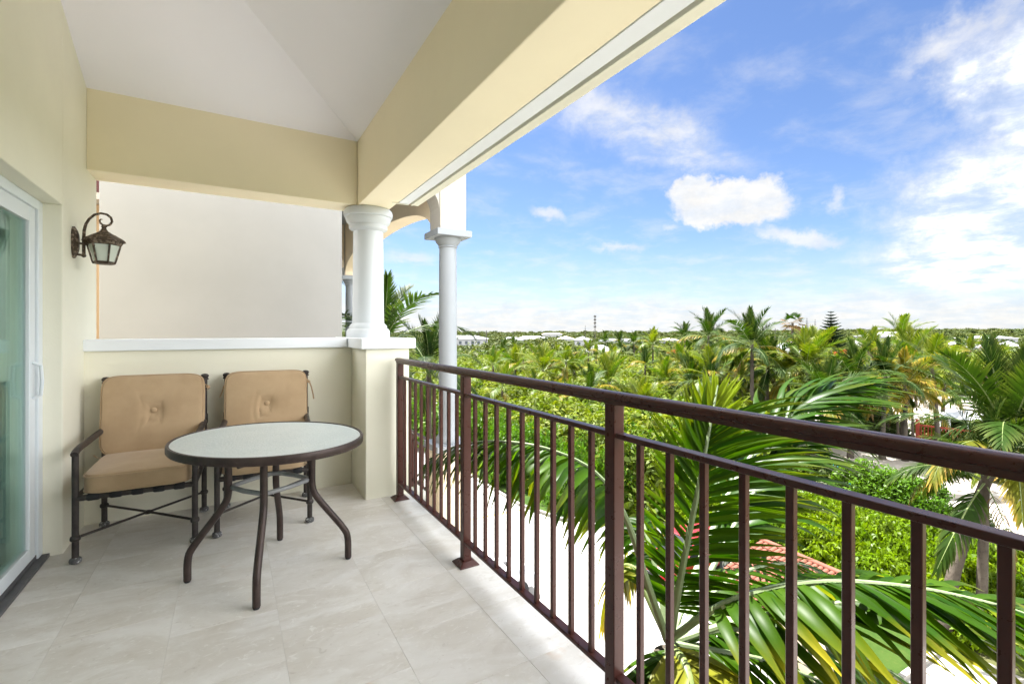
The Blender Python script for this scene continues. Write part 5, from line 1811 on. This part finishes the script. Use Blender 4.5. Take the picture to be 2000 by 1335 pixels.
house(1968, 675, 150, 4, 4, 4, 1.6, 'white peaked tent roof at the right edge', nwin=0)
# white flat box and low wall behind the slim column
bx_ = house(915, 690, 130, 5, 4, 3, 0.3, 'small white flat roofed hut below the white house', nwin=2)
# ribbed metal roof house
mr = empty('metal_roof_house', (0, 0, 0), 0, 'grey house with a large ribbed metal roof amid the palms', 'house')
pc_ = Pt(1548, 690, 88)
mr.location = (pc_.x, pc_.y, GZ)
mr.rotation_euler = (0, 0, -YAW - 0.25)
mr.scale = (1.3, 1.3, 1.0)
hh = pc_.z - GZ
MB().box(-3.2, 1.9, -2.6, 2.6, 0, hh).obj('wall', M['farwall'], mr)
MB().add([(-3.7, -3.1, hh), (2.4, -3.1, hh), (2.4, 3.1, hh), (-3.7, 3.1, hh), (-1.4, 0, hh + 2.1), (0.3, 0, hh + 2.1)], [(0, 1, 5, 4), (1, 2, 5), (2, 3, 4, 5), (3, 0, 4), (3, 2, 1, 0)]).obj('roof', M['metalroof'], mr)
rm = MB()
for k in range(13):
    x = -3.5 + k * 0.47
    t_ = 1.0
    if x < -1.4: t_ = (x + 3.7) / 2.3
    if x > 0.3: t_ = (2.4 - x) / 2.1
    rm.tube([(x, -3.12, hh + 0.03), (x, -3.1 + 3.08 * t_, hh + 2.1 * t_ + 0.03)], 0.035, 4)
rm.obj('roof_ribs', M['greyroof'], mr)
wm = MB().box(-0.5, 0.5, -0.04, 0.04, 0, 1.4).mesh('window', M['farwindow'])
for x in (-2.3, -0.6, 1.0): link_mesh('window', wm, mr, (x, -2.63, hh - 2.0))

# gazebo and deck rail at right
gz_ = empty('gazebo', (0, 0, 0), 0, 'pale roofed gazebo behind the big right hand palm', 'gazebo')
pc_ = Pt(1885, 803, 42)
gz_.location = (pc_.x, pc_.y, GZ)
hh = pc_.z - GZ - 0.5
MB().lathe([(2.0, hh), (1.9, hh + 0.08), (0.1, hh + 0.6)], (0, 0, 0), 8, False).obj('roof', M['greyroof'], gz_)
for k in range(8):
    a = k * math.pi / 4 + .39
    MB().tube([(1.6 * math.cos(a), 1.6 * math.sin(a), 0), (1.6 * math.cos(a), 1.6 * math.sin(a), hh)], 0.07, 8).obj('post', M['white'], gz_)
dr_ = empty('deck_railing', (0, 0, 0), 0, 'red stained wooden deck railing on the sand', 'railing')
pc_, _d = pix_g(1838, 868)
dr_.location = (pc_.x, pc_.y, GZ)
dr_.rotation_euler = (0, 0, -YAW - 0.9)
MB().box(-0.12, 0.12, -0.12, 0.12, 0, 2.0).obj('post', M['redwood'], dr_).location = (-1.6, 0, 0)
MB().box(-1.5, 2.6, -0.06, 0.06, 1.45, 1.58).obj('top_rail', M['redwood'], dr_)
MB().box(-1.5, 2.6, -0.05, 0.05, 0.5, 0.6).obj('bottom_rail', M['redwood'], dr_)
pk = MB().box(-0.035, 0.035, -0.03, 0.03, 0.6, 1.45).mesh('picket', M['redwood'])
for k in range(17): link_mesh('picket', pk, dr_, (-1.35 + k * 0.24, 0, 0))
MB().box(-1.5, 2.6, 0.0, 2.5, 0.35, 0.48).obj('deck', M['redwood'], dr_)
# pool
pc_, _d = pix_g(1622, 925)
pool = sheet('pool_water', M['water'], [(pc_.x - 3.5, pc_.y - 4), (pc_.x + 3, pc_.y - 4), (pc_.x + 3, pc_.y + 3.5), (pc_.x - 3.5, pc_.y + 3.5)], GZ + 0.03)
pe = MB()
for (a, b_, c, d_) in ((-3.9, 3.4, -4.4, -4.0), (-3.9, 3.4, 3.5, 3.9), (-3.9, -3.5, -4.0, 3.5), (3.0, 3.4, -4.0, 3.5)):
    pe.box(pc_.x + a, pc_.x + b_, pc_.y + c, pc_.y + d_, GZ, GZ + 0.12)
tag(pe.obj('pool_coping', M['kerb']), 'pale stone edge around the small blue pool', 'pool edge')
# low beach wall at right
pa, _ = pix_g(1830, 975); pb, _ = pix_g(2040, 985)
lw_ = MB().add([(pa.x, pa.y, GZ), (pb.x, pb.y, GZ), (pb.x + .2, pb.y + .3, GZ), (pa.x + .2, pa.y + .3, GZ), (pa.x, pa.y, GZ + .4), (pb.x, pb.y, GZ + .4), (pb.x + .2, pb.y + .3, GZ + .4), (pa.x + .2, pa.y + .3, GZ + .4)], [(0, 1, 5, 4), (1, 2, 6, 5), (2, 3, 7, 6), (3, 0, 4, 7), (4, 5, 6, 7)]).obj('low_wall', M['kerb'])
tag(lw_, 'low pale stone border wall on the sand at right', 'wall')
# shrubs by the sand
for i, (u, v, s_, lb, ms_) in enumerate(((1690, 975, 1.8, 'glossy frangipani bush left of the sand clearing', grape_me), (1740, 985, 1.7, 'glossy bush with broad leaves behind the hedge centre', grape_me), (1800, 1000, 1.5, 'broad leaved bush behind the hedge right of centre', grape_me), (1900, 1060, 1.4, 'dark spiky bush at the hedge edge before the sand', dshrub_me), (1640, 960, 1.8, 'dark bush beside the blue pool', dshrub_me), (1560, 950, 2.0, 'dark bush behind the near palm fronds', dshrub_me), (1745, 850, 1.2, 'small light bush at the foot of the bare palm trunks', shrub_me), (1810, 850, 1.3, 'small light bush beside the red deck railing', shrub_me), (1960, 880, 2.6, 'dark thicket under the big right hand palm', dshrub_me), (1990, 860, 3.0, 'dark thicket at the right edge behind the handrail', dshrub_me), (1920, 860, 2.4, 'dark thicket behind the red deck railing', dshrub_me))):
    shrub(u, v, s_, lb, ms_)
# bare trunked palms on the sand
for i, (u, v, vb, lb) in enumerate(((1752, 785, 868, 'slim palm on the sand, left of the pair of trunks'), (1781, 775, 872, 'slim palm on the sand, right of the pair of trunks'), (1733, 790, 856, 'thin young palm on the sand behind the pair of trunks'), (1922, 905, 965, 'small palm with thin trunk on the bright sand'))):
    pb, d = pix_g(u + 2, vb)
    c = Pt(u, v, d)
    palm(c, 0.62, 'y' if i < 2 else 'g', lb, n=12, yel=.5, dead=1, lean=(c.x - pb.x, c.y - pb.y))

# poles and tower
def pole(u, vt, d, label, name='utility_pole', cross=True, r0=0.14, cat='utility pole'):
    p = Pt(u, vt, d)
    h = p.z - GZ
    t = empty(name, (p.x, p.y, GZ), -YAW, label, cat)
    MB().tube([(0, 0, 0), (0, 0, h)], [r0 * 1.3, r0], 8).obj('pole', M['twig'], t)
    if cross: MB().box(-1.0, 1.0, -0.1, 0.1, h - 0.9, h - 0.7).obj('crossarm', M['twig'], t)
    return t


pole(950, 645, 170, 'utility pole at the right corner of the white house')
pole(935, 646, 230, 'utility pole behind the white house, middle one')
pole(918, 646, 240, 'utility pole behind the white house, left one')
pole(1002, 646, 320, 'utility pole on the horizon right of the white house')
pole(1514, 641, 200, 'utility pole on the horizon beside the tallest palm')
pole(1790, 642, 300, 'utility pole on the horizon right of the rightmost horizon palm')
tw = empty('radio_tower', (0, 0, 0), 0, 'thin lattice radio mast standing above the horizon', 'radio tower')
pt_ = Pt(1162, 615, 300)
tw.location = (pt_.x, pt_.y, GZ)
hh = pt_.z - GZ
q = MB()
for k in range(3):
    a = k * 2.094
    q.tube([(0.8 * math.cos(a), 0.8 * math.sin(a), 0), (0.3 * math.cos(a), 0.3 * math.sin(a), hh)], 0.07, 5)
for i in range(12):
    z = hh * i / 12
    for k in range(3):
        a, b_ = k * 2.094, (k + 1) * 2.094
        r0 = 0.8 - 0.5 * i / 12
        q.tube([(r0 * math.cos(a), r0 * math.sin(a), z), (r0 * math.cos(b_), r0 * math.sin(b_), z + hh / 12)], 0.05, 4)
q.obj('mast', M['twig'], tw)
for i, zf in enumerate((0.98, 0.88, 0.78, 0.66)):
    MB().box(-0.75, 0.75, -0.4, 0.4, hh * zf - 0.9, hh * zf).obj('antenna', M['twig'], tw, 0.1)


# ================================================================== CARS
def car(loc, rz, paint_, label, style='suv', L=4.5, Wd=1.82, H=1.6):
    t = empty('parked_car', (loc[0], loc[1], GZ + 0.006), rz, label, 'car')
    # body: stations along x (front = +x): (x, z_top of lower body, half width)
    hl = L / 2
    if style == 'suv':
        st = [(-hl, 0.62, 0.80, 0.36), (-hl + 0.05, 0.92, 0.92, 0.30), (-hl + 0.4, 0.98, 0.97, 0.26), (-1.2, 1.00, 1.0, 0.25), (0, 1.0, 1.0, 0.25), (0.85, 0.99, 1.0, 0.25), (1.05, 1.00, 0.99, 0.25), (1.5, 0.96, 0.97, 0.26), (hl - 0.18, 0.88, 0.90, 0.28), (hl - 0.04, 0.74, 0.80, 0.30), (hl, 0.55, 0.72, 0.36)]
    else:
        st = [(-hl, 0.60, 0.80, 0.36), (-hl + 0.06, 0.84, 0.90, 0.30), (-hl + 0.5, 0.92, 0.97, 0.26), (-1.0, 0.94, 1.0, 0.25), (0, 0.92, 1.0, 0.25), (0.8, 0.90, 1.0, 0.25), (1.3, 0.84, 0.97, 0.26), (hl - 0.2, 0.74, 0.88, 0.28), (hl - 0.05, 0.62, 0.78, 0.30), (hl, 0.5, 0.7, 0.36)]
    ns = 14
    vs_, fs = [], []
    for (x, zt, wf, zb) in st:
        w = Wd / 2 * wf
        prof_ = [(-w * 0.92, zb), (-w, zb + 0.12), (-w, (zb + zt) / 2), (-w * 0.97, zt - 0.10), (-w * 0.86, zt - 0.02), (-w * 0.5, zt + 0.015), (0, zt + 0.03)]
        prof_ = prof_ + [(-a, b_) for a, b_ in prof_[-2::-1]]
        for a, b_ in prof_: vs_.append((x, a, b_))
    m_ = 13
    for i in range(len(st) - 1):
        for k in range(m_ - 1):
            fs.append((i * m_ + k, (i + 1) * m_ + k, (i + 1) * m_ + k + 1, i * m_ + k + 1))
        fs.append((i * m_ + m_ - 1, (i + 1) * m_ + m_ - 1, (i + 1) * m_, i * m_))
    fs.append(tuple(range(m_))); fs.append(tuple((len(st) - 1) * m_ + k for k in range(m_ - 1, -1, -1)))
    me = MB().add(vs_, fs, True).mesh('body', M[paint_])
    body = link_mesh('body', me, t)
    sub = body.modifiers.new('s', 'SUBSURF'); sub.levels = sub.render_levels = 2
    # greenhouse glass and roof
    w = Wd / 2
    if style == 'suv':
        gb = [(-hl + 0.12, 0.9), (1.0, 0.9)]
        g0, g1, r0, r1 = -hl + 0.12, 1.02, -hl + 0.38, 0.28
        zt, zb = H, 0.97
    else:
        g0, g1, r0, r1 = -hl + 0.55, 1.0, -hl + 1.15, 0.15
        zt, zb = H, 0.90
    wb, wt = w * 0.90, w * 0.70
    gv = [(g0, -wb, zb), (g1, -wb, zb), (g1, wb, zb), (g0, wb, zb), (r0, -wt, zt - 0.05), (r1, -wt, zt - 0.05), (r1, wt, zt - 0.05), (r0, wt, zt - 0.05)]
    MB().add(gv, [(0, 1, 5, 4), (1, 2, 6, 5), (2, 3, 7, 6), (3, 0, 4, 7), (4, 5, 6, 7)]).obj('windows', M['car_glass'], t, 0.05, bseg=3)
    MB().box(r0 - 0.03, r1 + 0.03, -wt - 0.02, wt + 0.02, zt - 0.085, zt).obj('roof', M[paint_], t, 0.04, bseg=3)
    pl = MB()
    for s in (-1, 1):
        pl.tube([(g1, s * wb, zb), (r1, s * wt, zt - 0.05)], 0.035, 6)
        pl.tube([(g0, s * wb, zb), (r0, s * wt, zt - 0.05)], 0.05, 6)
        xm = (g0 + g1) / 2 - 0.2
        pl.tube([(xm, s * (wb + 0.004), zb), (xm, s * (wt + 0.01), zt - 0.06)], 0.035, 6)
    pl.obj('pillars', M[paint_], t)
    tyre = MB().lathe([(0.20, -0.10), (0.31, -0.11), (0.335, -0.08), (0.335, 0.08), (0.31, 0.11), (0.20, 0.10)], (0, 0, 0), 24).mesh('tyre', M['black'])
    rim = MB().lathe([(0.0, 0.112), (0.06, 0.118), (0.12, 0.095), (0.19, 0.115), (0.205, 0.10)][::-1], (0, 0, 0), 20).mesh('rim', M['steel'])
    arch_ = MB().lathe([(0.10, -0.02), (0.395, -0.02), (0.395, 0.0), (0.10, 0.0)], (0, 0, 0), 24).mesh('wheel_arch', M['black'])
    for x in (-hl + 0.85, hl - 0.88):
        for s in (-1, 1):
            wo_ = link_mesh('wheel', tyre, t, (x, s * (w - 0.10), 0.335), (R(-90 * s), 0, 0))
            link_mesh('rim', rim, wo_, (0, 0, 0))
            link_mesh('wheel_arch', arch_, t, (x, s * (w + 0.004), 0.355), (R(-90 * s), 0, 0))
    for s in (-1, 1):
        MB().box(hl - 0.32, hl - 0.10, s * w * 0.72 - 0.14, s * w * 0.72 + 0.14, 0.66, 0.80).obj('headlight', M['lens'], t, 0.04, bseg=3)
        MB().box(-hl - 0.01, -hl + 0.22, s * w * 0.80 - 0.09, s * w * 0.80 + 0.09, 0.68, 0.95).obj('tail_light', M['redlamp'], t, 0.03, bseg=2)
        MB().box(0.72, 0.88, s * (w + 0.09) - 0.09, s * (w + 0.09) + 0.09, 0.98, 1.12).obj('wing_mirror', M[paint_], t, 0.03)
    MB().box(hl - 0.06, hl + 0.015, -w * 0.5, w * 0.5, 0.50, 0.66).obj('grille', M['black'], t, 0.02)
    if style == 'suv':
        MB().box(1.18, 1.32, -0.16, 0.16, 1.015, 1.045).obj('bonnet_vent', M['black'], t, 0.005)
    return t


car((7.9, 15.95), R(-3), 'white_car', 'white car seen from above on the pale parking lot below', 'suv')
car((16.3, 13.3), R(183), 'red_car', 'bright red car half hidden behind the near palm fronds', 'suv')
car((15.5, 42.5), R(20), 'blue_car', 'blue car seen between the far end balusters', 'sedan')
car((7.6, 7.2), R(8), 'silver_car', 'silver blue car roof below at the bottom of the railing', 'suv')

# kerbs
def kerb(pts, label, h=0.14, w=0.16):
    q = MB()
    pts = [Vector((*p, 0)) for p in pts]
    vs_, fs = [], []
    for i, p in enumerate(pts):
        tn = (pts[min(i + 1, len(pts) - 1)] - pts[max(i - 1, 0)]).normalized()
        nn = Vector((-tn.y, tn.x, 0)) * w / 2
        vs_ += [p - nn + Vector((0, 0, GZ)), p - nn + Vector((0, 0, GZ + h)), p + nn + Vector((0, 0, GZ + h)), p + nn + Vector((0, 0, GZ))]
    for i in range(len(pts) - 1):
        for k in range(3):
            fs.append((i * 4 + k, i * 4 + k + 1, (i + 1) * 4 + k + 1, (i + 1) * 4 + k))
    fs += [(0, 3, 2, 1), tuple(len(vs_) - 4 + k for k in range(4))]
    o = q.add(vs_, fs).obj('kerb', M['kerb'])
    return tag(o, label, 'kerb')


kerb([(14.4, 62), (14.2, 36), (14.3, 23.2), (15.1, 20.3), (17.4, 19.1), (19.0, 17.4)], 'concrete kerb curving round the grass and thicket')
kerb([(19.25, 17.1), (19.35, 8), (19.3, -14)], 'straight concrete kerb along the clipped hedge')
kerb([(13.2, 6.1), (19.2, 5.9)], 'short kerb at the lawn beside the tiled roof')

# small tiled roof shelter
tr = empty('tiled_shelter', (15.25, 8.6, GZ), R(-4), 'small shelter with a terracotta barrel tile roof beyond the palm', 'shelter')
MB().box(-1.0, 0.95, -1.45, 1.45, 0, 1.55).obj('wall', M['tan'], tr)
pitch_ = 0.30
RW, RD = 1.30, 1.75
MB().add([(-RW, -RD, 1.60), (RW, -RD, 1.60 + 2 * RW * pitch_), (RW, RD, 1.60 + 2 * RW * pitch_), (-RW, RD, 1.60), (RW, -RD, 1.52), (RW, RD, 1.52)], [(0, 1, 2, 3), (1, 4, 5, 2), (0, 4, 1), (3, 2, 5)]).obj('roof_deck', M['terracotta'], tr)
nseg = 5
Ls, ws = 0.26, 0.17
vs_, fs = [], []
for e in (0, 1):
    for k in range(nseg + 1):
        a = math.pi * k / nseg
        rr = ws / 2 * (1.0 if e == 0 else 0.86)
        vs_.append((e * (Ls + 0.04), -rr * math.cos(a), rr * 0.72 * math.sin(a) + (0.03 if e == 0 else 0.0)))
for k in range(nseg): fs.append((k, k + 1, nseg + 2 + k, nseg + 1 + k))
fs.append(tuple(range(nseg, -1, -1)))
rt = MB().add(vs_, fs, True).mesh('roof_tile', M['terracotta'])
slp = math.atan(pitch_)
nrow = int(2 * RW / math.cos(slp) / Ls)
for i in range(nrow):
    for j in range(20):
        link_mesh('roof_tile', rt, tr, (-RW + i * Ls * math.cos(slp), -RD + 0.09 + j * 0.174, 1.612 + i * Ls * math.sin(slp)), (0, -slp, 0))
q = MB()
q.tube([(RW, -RD, 1.63 + 2 * RW * pitch_), (RW, RD, 1.63 + 2 * RW * pitch_)], 0.09, 10)
q.obj('ridge', M['terracotta'], tr)

ORD = 'first second third fourth fifth sixth seventh eighth ninth tenth eleventh twelfth'.split()


def region(u):
    for lim, ph in ((960, 'behind the white column'), (1090, 'right of the white column'), (1200, 'below the radio mast'), (1330, 'right of the radio mast'), (1430, 'under the dark horizon palms'), (1520, 'under the tallest horizon palm'), (1640, 'below the metal roof'), (1740, 'right of the norfolk pine'), (1850, 'beside the golden palm'), (9999, 'behind the big right palm')):
        if u < lim: return ph


sets = {}
for t, u, d, look, noun in PEND:
    band = 'near' if d < 58 else 'middle' if d < 88 else 'far'
    sets.setdefault((look, noun, band, region(u)), []).append((u, t))
for (look, noun, band, reg), mem in sets.items():
    mem.sort(key=lambda q_: q_[0])
    for i, (_, t) in enumerate(mem):
        t['label'] = ('%s %s in the %s grove %s' % (look, noun, band, reg)) if len(mem) == 1 else ('%s %s %s from the left in the %s grove %s' % (ORD[min(i, 11)], look, noun, band, reg))

print('objects', len(bpy.data.objects), 'tris', sum(len(m.polygons) * 2 for m in bpy.data.meshes))
